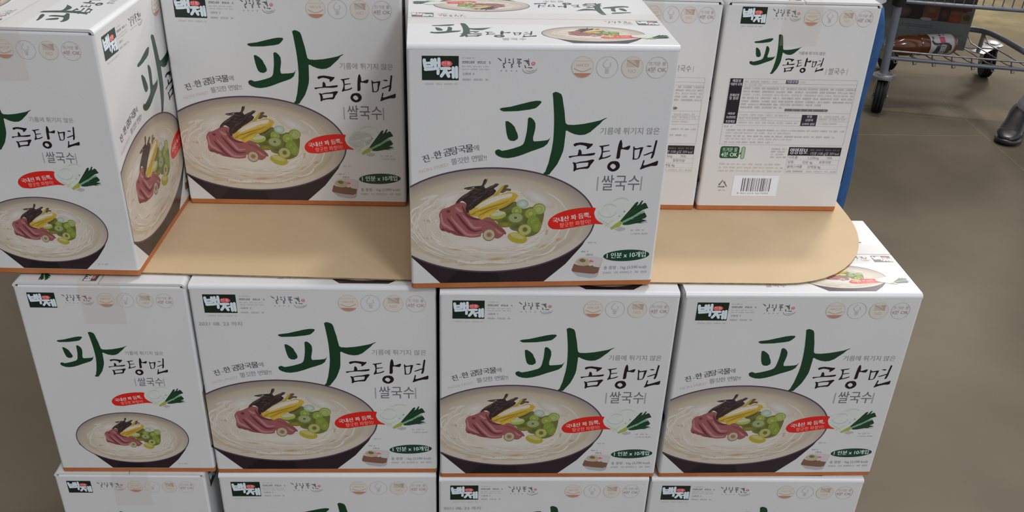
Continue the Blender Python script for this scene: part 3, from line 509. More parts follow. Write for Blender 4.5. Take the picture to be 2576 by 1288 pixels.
def art_circles(us, v, r):
    a = Art(); c1 = P(146, 142, 142)
    for i, u in enumerate(us):
        if i == 0:
            a.ell(u, v, r, r, P(166, 160, 156), 6, n=32)
            a.poly([(u - r * .80, v - r * .55), (u + r * .80, v - r * .55), (u + r * .45, v - r * .88), (u, v - r * .99), (u - r * .45, v - r * .88)], P(146, 104, 88), 7)
            a.stroke([(u - r * .75, v - r * .15), (u, v - r * .42), (u + r * .75, v - r * .12)], r * .09, P(136, 124, 120), 7)
            a.text('HACCP', u, v + r * .05, r * .28, P(132, 122, 122), 7, anchor='c')
            a.rect(u - r * .7, v + r * .52, u + r * .7, v + r * .58, P(148, 142, 140), 7)
        elif i == 1:
            a.stroke([(u - r * .05, v + r * .75), (u - r * .38, v + r * .25), (u - r * .1, v - r * .05), (u + r * .3, v + r * .1), (u + r * .25, v + r * .4)], r * .07, P(148, 146, 148), 7)
            a.text('쌀', u, v - r * .55, r * .4, P(140, 138, 140), 7, anchor='c')
        elif i == 2:
            a.ell(u, v, r, r, P(164, 159, 156), 6, n=32)
            a.rect(u - r * .55, v + r * .02, u + r * .58, v + r * .68, P(152, 143, 138), 7)
            a.poly([(u + r * .1, v + r * .68), (u + r * .62, v + r * .68), (u + r * .55, v - r * .02)], P(142, 124, 116), 8)
            a.stroke([(u - r * .55, v + r * .66), (u + r * .55, v + r * .02)], r * .06, P(124, 112, 108), 9)
            a.text('NO', u, v - r * .5, r * .38, P(142, 134, 132), 7, anchor='c')
        else:
            a.text('뜨거운 물', u, v + r * .18, r * .32, P(136, 130, 128), 7, anchor='c')
            a.text('4분 OK', u, v - r * .42, r * .44, P(136, 122, 120), 7, anchor='c', bold=.12)
        a.ring(u, v, r, r, r * .045, c1, 9, n=40)
    return a

def art_front():
    a = Art()
    a.add(art_bowl()); 
    a.greek(56, 35.2, 145, 3.0, P(168, 165, 164), 7, seed=8, v1=35.0)
    a.add(art_title()); a.add(art_ssal()); a.add(art_ribbon())
    a.add(art_logo(16.3, 262.7, 39.7, 26.7))
    a.greek(19.5, 257.6, 54, 2.0, P(140, 140, 142), 8, seed=2)
    for (u0, v0, u1, h, c, s) in [(59.6, 286.6, 73, 1.6, 142, 1), (59.6, 281.4, 91, 2.8, 74, 2), (59.6, 277.4, 91, 1.6, 138, 3), (60, 274.2, 89, 1.6, 138, 4), (60.5, 268.6, 73, 2.8, 108, 5), (60.3, 262.4, 91, 2.4, 120, 6)]:
        a.greek(u0, v0, u1, h, P(c, c, c + 2), 8, seed=s)
    a.add(art_ilwol(98.5, 270.0, 1.0))
    a.add(art_circles((192.0, 219.3, 247.4, 275.3), 278.2, 12.3))
    for ch, u, v, t, h, c in zip('진~한곰탕국물에', (20.8, 27.9, 34.2, 44.7, 52.6, 61.0, 69.4, 77.2), (171, 173.6, 175.7, 178.6, 180.4, 182.2, 183.3, 183.9), (.30, .28, .26, .22, .2, .16, .12, .1), (8, 6, 8.2, 8.4, 8.4, 8, 8.4, 6.2), (78, 96, 70, 72, 72, 78, 58, 100)):
        a.text(ch, u, v - h / 2, h, P(c, c - 2, c + 2), 8, rot=t, anchor='c', bold=.18 if c < 90 else 0)
    a.text('NON FRIED', 12.4, 153.2, 4.8, P(158, 148, 146), 8, width=34, rot=.27)
    for ch, u, v, t in zip('쫄깃한면발!!', (52.4, 59.4, 66.2, 75.2, 82.2, 86.6, 88.6), (167.2, 168.5, 169.8, 170.9, 171.7, 172.3, 172.5), (.2, .18, .16, .13, .1, .1, .1)):
        a.text(ch, u, v - 3.3, 6.6, P(106, 106, 110), 8, rot=t, anchor='c')
    a.ell(264.3, 42.9, 28.7, 7.9, P(16, 46, 34), 8, rot=.04, n=48)
    a.text('1 인분 x 10개입', 240.0, 38.8, 6.9, P(166, 184, 184), 9, width=48.5, rot=.035, bold=.15)
    a.text('총 중량 : 1kg (3,590 kcal)', 237.5, 23.6, 4.4, P(106, 106, 110), 8, width=54, rot=.022)
    a.greek(237.2, 17.2, 292, 3.2, P(132, 132, 136), 8, seed=12, v1=18.0)
    a.greek(215, 60.2, 225.5, 2.2, P(130, 130, 134), 8, seed=13)
    a.greek(266.5, 76.6, 283, 2.2, P(132, 132, 136), 8, seed=14); a.greek(266.5, 71.6, 289, 2.4, P(132, 132, 136), 8, seed=15)
    a.poly(ART['cupsh'], P(136, 134, 140), 6)
    a.poly(ART['lid'], P(154, 150, 152), 8); a.poly(ART['cup'], P(98, 66, 56), 8)
    a.poly(ART['lidbowl'], P(142, 132, 112), 9); a.poly(ART['lidfood'], P(92, 80, 54), 10)
    a.poly(ART['redmark'], P(176, 76, 86), 10); a.poly(ART['cupspot'], P(86, 74, 56), 9)
    a.greek(207.5, 48.0, 216, 2.2, P(112, 112, 116), 9, seed=16); a.greek(213.5, 43.2, 224, 2.8, P(98, 98, 102), 9, seed=17)
    return a.clip(0.6, 7.6, 299.4, 297)

def art_end():
    a = Art()
    a.add(art_bowl(5), .587, .629, 48.0, 3.2)
    a.add(art_title(), .695, .695, 36.4 - .695 * 101.9, 231.4 - .695 * 250.2)
    a.add(art_ssal(), .695, .695, 122.2 - .695 * 219.5, 159.5 - .695 * 147.6)
    a.add(art_ribbon(), .78, .78, 87.3 - .78 * 164.2, 120.6 - .78 * 87.0)
    a.add(art_logo(15.0, 266.6, 32.8, 21.6))
    a.add(art_ilwol(56.0, 270.8, .86))
    a.add(art_circles((107.9, 131.2, 155.0, 178.7), 278.4, 10.4))
    a.greek(158, 14.5, 170, 2.0, P(120, 120, 124), 8, seed=21)
    return a.clip(0.6, 7.6, 205.4, 297)

def art_info():
    a = Art(); ink = P(128, 126, 128); faint = P(143, 140, 141); blk = P(22, 18, 26); wht = P(156, 156, 168)
    a.add(art_logo(20.8, 272.0, 33.0, 22.2)); a.greek(22.5, 268.0, 52, 1.8, P(140, 140, 142), 8, seed=30)
    a.add(art_ilwol(61.0, 276.2, .90))
    a.add(art_circles((114.9, 138.7, 162.4, 185.5), 281.8, 10.9))
    a.add(art_title(), .535, .541, 43.5 - .535 * 101.9, 259.2 - .541 * 250.2)
    a.text('쌀국수', 151.5, 205.6, 8.4, P(112, 112, 114), 8, width=23)
    for u in (148.6, 177.6): a.rect(u - .35, 205.6, u + .35, 214.2, P(140, 140, 142), 8)
    # product information table
    for v in (198.0, 191.6, 187.0, 150.6, 143.4, 138.6, 131.4): a.rect(37.2 if v < 197 else 19.4, v - .2, 195.2, v + .2, P(138, 136, 138), 7)
    a.rect(18.6, 102.6, 195.2, 103.0, P(138, 136, 138), 7)
    for u in (18.8, 195.2): a.rect(u - .2, 102.6, u + .2, 198.2, P(138, 136, 138), 7)
    a.rect(19.6, 133.6, 37.2, 198.1, blk, 8)
    for (s, v, h) in [('제품명', 193.0, 3.8), ('식품의 유형', 188.2, 3.8), ('원재료명', 172.6, 4.0), ('및 함량', 168.0, 4.0), ('내용량', 146.6, 3.2), ('보관방법', 141.0, 3.6), ('포장재질', 134.8, 3.8)]:
        a.text(s, 28.4, v, h * .92, wht, 9, anchor='c', bold=.12, width=15.4 if len(s) > 4 else 12.6 if len(s) > 3 else None)
    a.rect(96.4, 191.9, 113.3, 196.9, P(58, 52, 64), 8); a.text('식품유형', 104.8, 192.8, 3.3, wht, 9, anchor='c', bold=.1)
    a.rect(127.9, 131.6, 149.6, 147.9, P(34, 30, 40), 8)
    for s, v in (('반품', 143.6), ('교환처', 138.4), ('소비자 상담', 132.6)): a.text(s, 138.8, v, 3.3, wht, 9, anchor='c', bold=.1, width=18 if len(s) > 3 else None)
    a.greek(40, 192.8, 84, 3.0, faint, 8, seed=31); a.greek(40, 188.2, 64, 2.2, faint, 8, seed=32); a.greek(115.5, 192.8, 122, 3.0, faint, 8, seed=33)
    for i, (v, e) in enumerate([(183.2, 194), (178.8, 193.5), (174.3, 193.5), (169.7, 194), (165.0, 194), (160.6, 150), (156.2, 100)]):
        a.greek(39.6, v, e, 2.9, ink if i != 2 else faint, 8, seed=40 + i, word=9)
    a.rect(101.6, 152.6, 161.5, 156.4, P(104, 100, 104), 7); a.greek(102.5, 153.2, 161, 2.8, P(42, 38, 44), 9, seed=50)
    for i, (u0, v, u1) in enumerate([(40, 145.4, 108), (40, 140.4, 80), (40, 134.2, 122), (152, 144.6, 188), (152, 140.2, 190), (152, 134.0, 178)]):
        a.greek(u0, v, u1, 2.5, faint, 8, seed=52 + i)
    a.greek(21, 128.2, 32, 2.6, ink, 8, seed=60)
    for i, (v, e) in enumerate([(123.0, 192), (118.8, 116), (114.0, 182), (109.8, 120), (105.0, 94)]): a.greek(25, v, e, 2.6, ink if i % 2 == 0 else faint, 8, seed=62 + i)
    # cooking badge
    def rr(u0, v0, u1, v1, r, c, l):
        p = []
        for (x, y, b) in ((u1 - r, v1 - r, 0), (u0 + r, v1 - r, 90), (u0 + r, v0 + r, 180), (u1 - r, v0 + r, 270)):
            p += [(x + r * math.cos(math.radians(b + k * 22.5)), y + r * math.sin(math.radians(b + k * 22.5))) for k in range(5)]
        a.poly(p, c, l)
    rr(21.2, 81.8, 48.4, 99.8, 3.2, P(20, 56, 38), 8)
    a.text('뜨거운 물', 34.8, 91.6, 5.6, P(140, 168, 152), 9, width=21, anchor='c', bold=.15)
    a.text('4분 OK', 34.8, 84.0, 6.6, P(150, 176, 160), 9, width=23, anchor='c', bold=.25)
    rr(51.2, 80.8, 56.8, 99.6, 2.6, P(74, 104, 84), 8); a.poly([(48.2, 88), (51.4, 92), (51.4, 88)], P(40, 72, 54), 8)
    rr(52.2, 81.8, 55.8, 98.6, 1.7, P(118, 142, 124), 9)
    for i, v in enumerate((95.4, 91.4, 87.2, 83.0)): a.greek(94, v, 115, 2.6, P(132, 126, 126), 8, seed=70 + i)
    # nutrition panel
    a.rect(118.8, 87.2, 194.4, 99.9, blk, 8)
    a.text('영양정보', 121.0, 89.4, 8.0, P(158, 158, 172), 9, width=25, bold=.3)
    a.greek(150, 94.6, 192, 2.6, P(96, 92, 104), 9, seed=76); a.text('1인분 (100 g)당 359 kcal', 151, 88.6, 4.4, P(146, 146, 158), 9, width=41)
    for v in (80.6, 73.6, 66.4, 60.0): a.rect(119, v - .15, 194.6, v + .15, faint, 7)
    for u in (119, 194.6): a.rect(u - .15, 60, u + .15, 87, faint, 7)
    for (s, u, v) in [('나트륨', 121, 82.2), ('1,520mg', 149, 82.2), ('76%', 176, 82.2), ('당류', 121, 75), ('지방 4g', 142, 75), ('포화지방', 166, 75), ('콜레스테롤', 121, 68), ('단백질 8g', 151, 68)]:
        a.text(s, u, v, 3.9, P(112, 108, 110), 8)
    a.greek(121, 61.4, 146, 3.0, P(116, 112, 114), 8, seed=80); a.greek(150, 61.4, 192, 2.6, faint, 8, seed=81)
    for i, v in enumerate((71.6, 66.4, 61.2)): a.greek(22.5, v, 114, 2.6, P(150, 140, 136), 8, seed=84 + i, word=5)
    # bar code
    a.rect(47.2, 23.3, 112.6, 55.6, P(176, 180, 192), 7)
    rg = random.Random(11); u = 60.0
    while u < 101.6:
        wd = rg.choice((.5, .5, 1.0, 1.5)); a.rect(u, 30.6, min(u + wd, 101.8), 51.4, P(66, 62, 72), 8); u += wd + rg.choice((.5, .6, 1.0, 1.5))
    a.text('8 801234 567890', 55, 26.2, 3.2, P(104, 102, 112), 8, width=46)
    # recycling mark
    cx, cy = 32.2, 42.0
    tri = [(cx, cy + 6.2), (cx - 6.6, cy - 4.6), (cx + 6.6, cy - 4.6)]
    for k in range(3):
        (x0, y0), (x1, y1) = tri[k], tri[(k + 1) % 3]
        L_ = lambda t: (x0 + (x1 - x0) * t, y0 + (y1 - y0) * t)
        a.stroke([L_(.06), L_(.2), L_(.62)], [1.2, 1.5, 1.5], P(84, 78, 76), 8, sub=2)
        dx, dy = (x1 - x0) / 13, (y1 - y0) / 13
        m_ = L_(.6); a.poly([(m_[0] - dy * 1.7, m_[1] + dx * 1.7), (m_[0] + dx * 3, m_[1] + dy * 3), (m_[0] + dy * 1.7, m_[1] - dx * 1.7)], P(84, 78, 76), 8)
    a.greek(27.4, 31.0, 38.0, 2.2, P(110, 104, 102), 8, seed=90)
    return a.clip(0.6, 7.6, 205.4, 298)

def art_flap():
    a = Art()
    a.add(art_bowl(9), .47, .43, 164.9, 4.6)
    a.add(art_pa(), .56, .53, 27.8 - .56 * 101.9, 81 - .53 * 250.2)
    a.add(art_gomtang(), .80, .62, 78.5 - .80 * 208.0, 27.0 - .62 * 154.5)
    a.text('쌀국수', 104, 16.5, 7.5, P(120, 120, 122), 8, width=27)
    a.add(art_ribbon(), .66, .42, 215 - .66 * 164.2, 29 - .42 * 87.0)
    a.add(art_logo(269.4, 82.0, 25.5, 16.5)); a.add(art_ilwol(231, 83.5, .78))
    return a.clip(1.5, 6.6, 298.5, 101.6)
def art_date(s):
    a = Art(); a.text(s, 0, 0, 5.4, P(128, 126, 128), 0, width=53)
    return a
# ------------------------------------------------------------------ cartons
BW, BD, BH = 0.300, 0.2058, 0.3020
RC, RT, TH, HB = 0.0035, 0.0055, 0.003, 0.0075
GROUP = 'white noodle cartons stacked on the pallet'

def slab(bm, prof_o, prof_i, axis_pts):
    """closed strip: outer and inner profile (lists of 2D) swept between two stations; axis_pts maps (p, station) -> 3D"""
    n = len(prof_o)
    vo = [[bm.verts.new(axis_pts(p, s)) for p in prof_o] for s in (0, 1)]
    vi = [[bm.verts.new(axis_pts(p, s)) for p in prof_i] for s in (0, 1)]
    for k in range(n - 1):
        bm.faces.new((vo[0][k], vo[0][k + 1], vo[1][k + 1], vo[1][k]))
        bm.faces.new((vi[0][k + 1], vi[0][k], vi[1][k], vi[1][k + 1]))
        for s in (0, 1):
            q = (vo[s][k], vi[s][k], vi[s][k + 1], vo[s][k + 1])
            bm.faces.new(q if s == 0 else q[::-1])
    for k in (0, n - 1):
        bm.faces.new((vo[0][k], vo[1][k], vi[1][k], vi[0][k]))

def corner_profile(w, t=0.0, r=RC):
    """half-corner to half-corner outline of one wall of width w (x along, y outward negative)"""
    o = []
    for k in range(4):
        a = math.radians(45 - 15 * k); o.append((-w / 2 + r - r * math.sin(a), r - r * math.cos(a)))
    for k in range(4):
        a = math.radians(15 * k); o.append((w / 2 - r + r * math.sin(a), r - r * math.cos(a)))
    i = []
    for x, y in o:
        sx = max(-w / 2 + TH, min(w / 2 - TH, x)); i.append((sx, TH))
    return o, i

def side_panel(name, w, ztop, art, end=False):
    bm = bmesh.new()
    o, i = corner_profile(w)
    slab(bm, o, i, lambda p, s: (p[0], p[1], HB if s == 0 else ztop))
    if end:      # dust flap folded inward over the top edge
        prof = [(0.0, ztop)] + [(TH - TH * math.cos(math.radians(k * 30)), ztop + TH * math.sin(math.radians(k * 30))) for k in (1, 2, 3)] + [(0.06, ztop + TH)]
        inn = [(TH, ztop)] * 4 + [(0.06, ztop + 0.0004)]
        inn = [(TH, ztop), (TH, ztop + .0001), (TH, ztop + .0002), (TH + .0001, ztop + .0003), (0.06, ztop + .0004)]
        slab(bm, prof, inn, lambda p, s: ((-1 if s == 0 else 1) * (w / 2 - RT - 0.001), p[0], p[1]))
    bmesh.ops.recalc_face_normals(bm, faces=bm.faces)
    lay_print(bm, art, lambda u, v, h: (-w / 2 + u / 1000, -h, v / 1000))
    me = bpy.data.meshes.new(name)
    bm.to_mesh(me); bm.free()
    me.materials.append(m_board); me.materials.append(m_print)
    return me

def flap_mesh(art):
    bm = bmesh.new()
    prof, inn = [], []
    z0 = BH - RT
    prof.append((0, z0 - 0.0002)); inn.append((TH, z0 - 0.0002))
    for k in range(1, 7):
        a = math.radians(15 * k)
        prof.append((RT - RT * math.cos(a), z0 + RT * math.sin(a)))
        ri = RT - TH
        inn.append((RT - ri * math.cos(a), z0 + ri * math.sin(a)))
    prof.append((BD / 2 - 0.0008, BH)); inn.append((BD / 2 - 0.0008, BH - TH))
    slab(bm, prof, inn, lambda p, s: ((-1 if s == 0 else 1) * (BW / 2 - 0.0006), -BD / 2 + p[0], p[1]))
    bmesh.ops.recalc_face_normals(bm, faces=bm.faces)
    lay_print(bm, art, lambda u, v, h: (-BW / 2 + u / 1000, -BD / 2 + v / 1000, BH + h))
    me = bpy.data.meshes.new('top_flap')
    bm.to_mesh(me); bm.free()
    me.materials.append(m_board); me.materials.append(m_print)
    return me

def band_mesh():
    bm = bmesh.new()
    def ring(r, z, ins=0.0):
        v = []
        for (sx, sy, b) in ((1, 1, 0), (-1, 1, 90), (-1, -1, 180), (1, -1, 270)):
            for k in range(7):
                a = math.radians(b + 15 * k)
                v.append(bm.verts.new((sx * (BW / 2 - r) + (r - ins) * math.cos(a), sy * (BD / 2 - r) + (r - ins) * math.sin(a), z)))
        return v
    A = [ring(RC, 0.0, 0.0012), ring(RC, 0.0012), ring(RC, HB - 0.0001)]
    n = len(A[0])
    for q in range(2):
        for k in range(n): bm.faces.new((A[q][k], A[q][(k + 1) % n], A[q + 1][(k + 1) % n], A[q + 1][k]))
    bm.faces.new(A[0][::-1]); bm.faces.new(A[2])
    me = bpy.data.meshes.new('base_band'); bm.to_mesh(me); bm.free(); me.materials.append(m_band)
    return me

def tape_mesh():
    bm = bmesh.new(); hw = 0.0255; e = 0.0010
    x1 = BW / 2 + e; zt = BH + e; lo = BH - 0.058
    pr = [(-x1, lo), (-x1, zt - 0.004), (-x1 + 0.0012, zt - 0.0012), (-x1 + 0.004, zt), (x1 - 0.004, zt), (x1 - 0.0012, zt - 0.0012), (x1, zt - 0.004), (x1, lo)]
    rows = [[bm.verts.new((x, y, z)) for x, z in pr] for y in (-hw, hw)]
    for k in range(len(pr) - 1): bm.faces.new((rows[0][k], rows[0][k + 1], rows[1][k + 1], rows[1][k]))
    me = bpy.data.meshes.new('packing_tape'); bm.to_mesh(me); bm.free(); me.materials.append(m_tape)
    return me

M_front = side_panel('front_panel', BW, BH - RT - 0.0004, art_front())
M_end = side_panel('end_panel', BD, BH - 2 * TH - 0.0006, art_end(), True)
M_info = side_panel('information_panel', BD, BH - 2 * TH - 0.0006, art_info(), True)
M_flap = flap_mesh(art_flap()); M_band = band_mesh(); M_tape = tape_mesh()

def make_carton():
    t = thing('noodle_carton', 'x', 'box', group=GROUP)
    def part(name, me, loc, rz):
        o = mesh_obj(name, me, t); o.location = loc; o.rotation_euler = (0, 0, rz); return o
    part('wide_panel', M_front, (0, -BD / 2, 0), 0)
    part('wide_panel', M_front, (0, BD / 2, 0), PI)
    part('end_panel', M_end, (BW / 2, 0, 0), PI / 2)
    tag(part('information_panel', M_info, (-BW / 2, 0, 0), -PI / 2), 'narrow panel printed with the ingredient table and bar code')
    part('top_flap', M_flap, (0, 0, 0), 0)
    part('top_flap', M_flap, (0, 0, 0), PI)
    tag(part('base_band', M_band, (0, 0, 0), 0), 'brown band round the foot of the carton')
    tag(part('packing_tape', M_tape, (0, 0, 0), 0), 'clear tan packing tape over the top seam')
    return t
proto = make_carton(); _used = [False]
def carton(x, y, z, ang, kind, sw, sh, label):
    """x, y: near left corner of the footprint; kind 0 wide side out, 1 end panel out, 2 information panel out"""
    o = dup(proto) if _used[0] else proto
    _used[0] = True
    w_, d_ = ((BW * sw, BD) if kind == 0 else (BD * sw, BW))
    ca, sa = math.cos(ang), math.sin(ang)
    o.location = (x + ca * w_ / 2 - sa * d_ / 2, y + sa * w_ / 2 + ca * d_ / 2, z)
    o.rotation_euler = (0, 0, ang + {0: 0, 1: -PI / 2, 2: PI / 2}[kind])
    o.scale = (sw, 1, sh) if kind == 0 else (1, sw, sh)
    o['label'] = label
    return o
Z3, Z2 = 0.140, 0.4425
ZS = Z2 + BH + 0.0008          # underside of the slip sheet
Z1 = ZS + 0.0024               # top of the slip sheet
S = 0.83333
K = lambda *a: carton(*a)
cA = K(-.6100 * S, .0035 * S, Z2, -.006, 1, .9958, .9990, 'noodle carton with narrow end facing out, leftmost of the row under the brown sheet')
cB = K(-.3600 * S, 0.0, Z2, 0, 0, 1.0, .9990, 'wide-side noodle carton under the brown sheet, date stamped above its green lettering')
cC = K(.0051 * S, -.0112 * S, Z2, -.0006, 0, .9925, 1.0, 'wide-side noodle carton under the sheet, directly below the carton at the front edge')
cD = K(.3697 * S, -.0115 * S, Z2, .0077, 0, 1.0098, 1.0, "wide-side noodle carton under the sheet's rounded corner, its printed top partly bare")
cE = K(-.6780 * S, .0233 * S, Z1, -.0208, 1, 1.0, 1.0, 'noodle carton at the far left on the sheet, seen cornerwise with two sides showing')
cF = K(-.4212 * S, .2573 * S, Z1, -.0047, 0, 1.0067, 1.0, 'wide-side noodle carton set back on the sheet, beyond the empty brown space')
cG = K(-.0351 * S, -.0108 * S, Z1, .0483, 0, .9861, 1.0, 'noodle carton standing alone at the front edge of the sheet, nearest the camera')
cH = K(.1912 * S, .2588 * S, Z1, 0, 2, 1.0, 1.0, 'noodle carton with an ingredient panel, half hidden by the carton at the front edge')
cI = K(.4436 * S, .2591 * S, Z1, .0097, 2, 1.0, 1.0, 'noodle carton showing its whole ingredient panel and bar code, rightmost on the sheet')
cA3 = K(-.521, .001, Z3, -.012, 1, .985, .9995, 'narrow-end noodle carton cut off by the bottom of the picture, leftmost of the lowest row')
cB3 = K(-.300, -.003, Z3, -.004, 0, .9960, .9995, 'wide-side noodle carton in the lowest row, below the dated carton')
cC3 = K(.0025, -.011, Z3, -.001, 0, .9800, .9995, 'date-stamped noodle carton in the lowest row, third from the left')
cD3 = K(.299, -.012, Z3, -.012, 0, 1.010, .9995, 'wide-side noodle carton at the right end of the lowest row')
rear = 'noodle carton of the rear rank, out of sight behind the front row under the sheet'
K(-.0450, .2180, Z1, 0, 2, .98, 1.0, 'noodle carton wedged unseen behind the carton at the front edge')
for z in (Z2, Z3):
    for (x, k) in ((-.158, 0), (.1415, 2), (.348, 2)):
        o = K(x, .2180, z, 0, k, .985, .9990 if z == Z2 else .9995, rear); o['group'] = 'rear cartons under the sheet'

def stamp(parent, s, u, v):
    bm = bmesh.new()
    lay_print(bm, art_date(s), lambda a, b, h: (-BW / 2 + (u + a) / 1000, -BD / 2 - h, (v + b) / 1000), base=0.0011)
    for f in bm.faces: f.material_index = 0
    me = bpy.data.meshes.new('date_stamp'); bm.to_mesh(me); bm.free(); me.materials.append(m_print)
    tag(mesh_obj('date_stamp', me, parent), 'grey ink-jet expiry date')
stamp(cB, '2021 08. 23 까지', 7, 244.2)
stamp(cC3, '2021 08. 23 까지', 7, 244.2)

# ------------------------------------------------------------------ slip sheet between the layers
def sheet():
    X0, X1, Y0, Y1 = -0.560, 0.590, 0.0125, 0.640
    def rim():
        p = []
        for (cx, cy, rx, ry, b) in ((X1 - .155, Y0 + .19, .155, .19, -90), (X1 - .12, Y1 - .12, .12, .12, 0), (X0 + .05, Y1 - .05, .05, .05, 90), (X0 + .02, Y0 + .02, .02, .02, 180)):
            for k in range(13):
                a = math.radians(b + 7.5 * k); p.append((cx + rx * math.cos(a), cy + ry * math.sin(a)))
        return p
    bm = bmesh.new()
    p = rim(); q = []
    for i in range(len(p)):          # subdivide the long sides so the rim can lift a little
        a, b = Vector(p[i]), Vector(p[(i + 1) % len(p)])
        n = max(1, int((b - a).length / 0.02))
        q += [tuple(a.lerp(b, j / n)) for j in range(n)]
    q = [(x, y + max(0.0, -x - .02) * .034 if y < .1 else y) for x, y in q]
    lo = [bm.verts.new((x, y, ZS)) for x, y in q]
    hi = [bm.verts.new((x, y, Z1 - 0.0004)) for x, y in q]
    n = len(q)
    for i in range(n):
        f = bm.faces.new((lo[i], lo[(i + 1) % n], hi[(i + 1) % n], hi[i])); f.material_index = 1
    bm.faces.new(lo[::-1]); bm.faces.new(hi)
    o = obj('slip_sheet', bm, [m_kraft, m_kraft_edge])
    tag(o, 'flat brown cardboard sheet with rounded corners lying between two layers of cartons', 'cardboard sheet')
sheet()
# ------------------------------------------------------------------ floor
def plane(name, x0, y0, x1, y1, z, mat, kind='structure'):
    bm = bmesh.new()
    bm.faces.new([bm.verts.new(v) for v in ((x0, y0, z), (x1, y0, z), (x1, y1, z), (x0, y1, z))])
    o = obj(name, bm, mat); o['kind'] = kind
    return o
plane('floor', -14, -12, 18, 20, 0.0, m_floor)
m_joint = noisy(new_mat('joint_filler', rough=0.6), 20, (0.20, 0.175, 0.14), (0.25, 0.22, 0.18))
def joint(name, a, b, wd=0.0022):
    a, b = Vector(a), Vector(b); d = (b - a).normalized(); n = Vector((-d.y, d.x)) * wd / 2
    bm = bmesh.new()
    lo = [bm.verts.new((p.x, p.y, 0.0)) for p in (a + n, b + n, b - n, a - n)]
    hi = [bm.verts.new((p.x, p.y, 0.0006)) for p in (a + n, b + n, b - n, a - n)]
    for k in range(4): bm.faces.new((lo[k], lo[(k + 1) % 4], hi[(k + 1) % 4], hi[k]))
    bm.faces.new(hi)
    obj(name, bm, m_joint)['kind'] = 'structure'
joint('trim_1', (0.4, 2.385), (2.35, 2.425))
joint('trim_2', (2.165, 2.86), (2.115, 2.00))

m_floor_reflection = bpy.data.materials.new('painted_yellow_reflection'); m_floor_reflection.use_nodes = True  # yellow reflection in the concrete, put in as a soft-edged tinted patch
_n = m_floor_reflection.node_tree.nodes; _l = m_floor_reflection.node_tree.links; _b = _n['Principled BSDF']
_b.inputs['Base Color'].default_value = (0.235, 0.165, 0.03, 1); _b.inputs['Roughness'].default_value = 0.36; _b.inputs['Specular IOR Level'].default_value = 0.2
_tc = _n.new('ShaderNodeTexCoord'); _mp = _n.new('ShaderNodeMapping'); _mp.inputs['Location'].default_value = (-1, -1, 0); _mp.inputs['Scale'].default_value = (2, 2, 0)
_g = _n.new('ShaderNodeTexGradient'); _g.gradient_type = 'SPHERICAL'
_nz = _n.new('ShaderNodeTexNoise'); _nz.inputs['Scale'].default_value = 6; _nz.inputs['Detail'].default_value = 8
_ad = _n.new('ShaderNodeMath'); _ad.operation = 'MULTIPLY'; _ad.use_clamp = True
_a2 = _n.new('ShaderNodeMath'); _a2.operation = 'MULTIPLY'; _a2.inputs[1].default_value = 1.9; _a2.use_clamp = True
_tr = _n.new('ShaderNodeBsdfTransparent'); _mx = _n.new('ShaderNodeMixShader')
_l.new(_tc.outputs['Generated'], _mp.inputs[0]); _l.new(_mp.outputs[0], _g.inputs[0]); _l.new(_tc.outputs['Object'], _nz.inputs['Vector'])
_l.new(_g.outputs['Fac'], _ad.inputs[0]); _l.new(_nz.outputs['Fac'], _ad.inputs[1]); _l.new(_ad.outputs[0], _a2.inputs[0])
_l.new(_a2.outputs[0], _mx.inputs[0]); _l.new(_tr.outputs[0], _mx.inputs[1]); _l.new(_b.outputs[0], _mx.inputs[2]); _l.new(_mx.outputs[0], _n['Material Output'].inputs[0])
plane('floor_reflection', 2.35, 3.45, 3.85, 5.60, 0.0006, m_floor_reflection)

# ------------------------------------------------------------------ mesh tools for round things
def tube(bm, pts, r, n=10, cap=True, closed=False):
    P_ = [Vector(p) for p in pts]; m = len(P_)
    rs = r if isinstance(r, (list, tuple)) else [r] * m
    rings = []; prev = None
    for i, p in enumerate(P_):
        a = P_[(i - 1) % m] if closed or i else p
        b = P_[(i + 1) % m] if closed or i < m - 1 else p
        t = (b - a).normalized()
        if prev is None:
            ref = Vector((0, 0, 1)) if abs(t.z) < .9 else Vector((1, 0, 0))
            u = t.cross(ref).normalized()
        else:
            u = (prev - t * prev.dot(t)).normalized()
        prev = u; v = t.cross(u)
        rings.append([bm.verts.new(p + (u * math.cos(2 * PI * k / n) + v * math.sin(2 * PI * k / n)) * rs[i]) for k in range(n)])
    for i in range(m if closed else m - 1):
        A, B = rings[i], rings[(i + 1) % m]
        for k in range(n): bm.faces.new((A[k], A[(k + 1) % n], B[(k + 1) % n], B[k]))
    if cap and not closed:
        bm.faces.new(rings[0][::-1]); bm.faces.new(rings[-1])
    return rings
def lathe(bm, prof, origin, axis, n=24):
    """prof: (distance along axis, radius)"""
    o = Vector(origin); t = Vector(axis).normalized()
    ref = Vector((0, 0, 1)) if abs(t.z) < .9 else Vector((1, 0, 0))
    u = t.cross(ref).normalized(); v = t.cross(u)
    rings = [[bm.verts.new(o + t * d + (u * math.cos(2 * PI * k / n) + v * math.sin(2 * PI * k / n)) * max(r, 1e-4)) for k in range(n)] for d, r in prof]
    for A, B in zip(rings, rings[1:]):
        for k in range(n): bm.faces.new((A[k], A[(k + 1) % n], B[(k + 1) % n], B[k]))
    bm.faces.new(rings[0][::-1]); bm.faces.new(rings[-1])
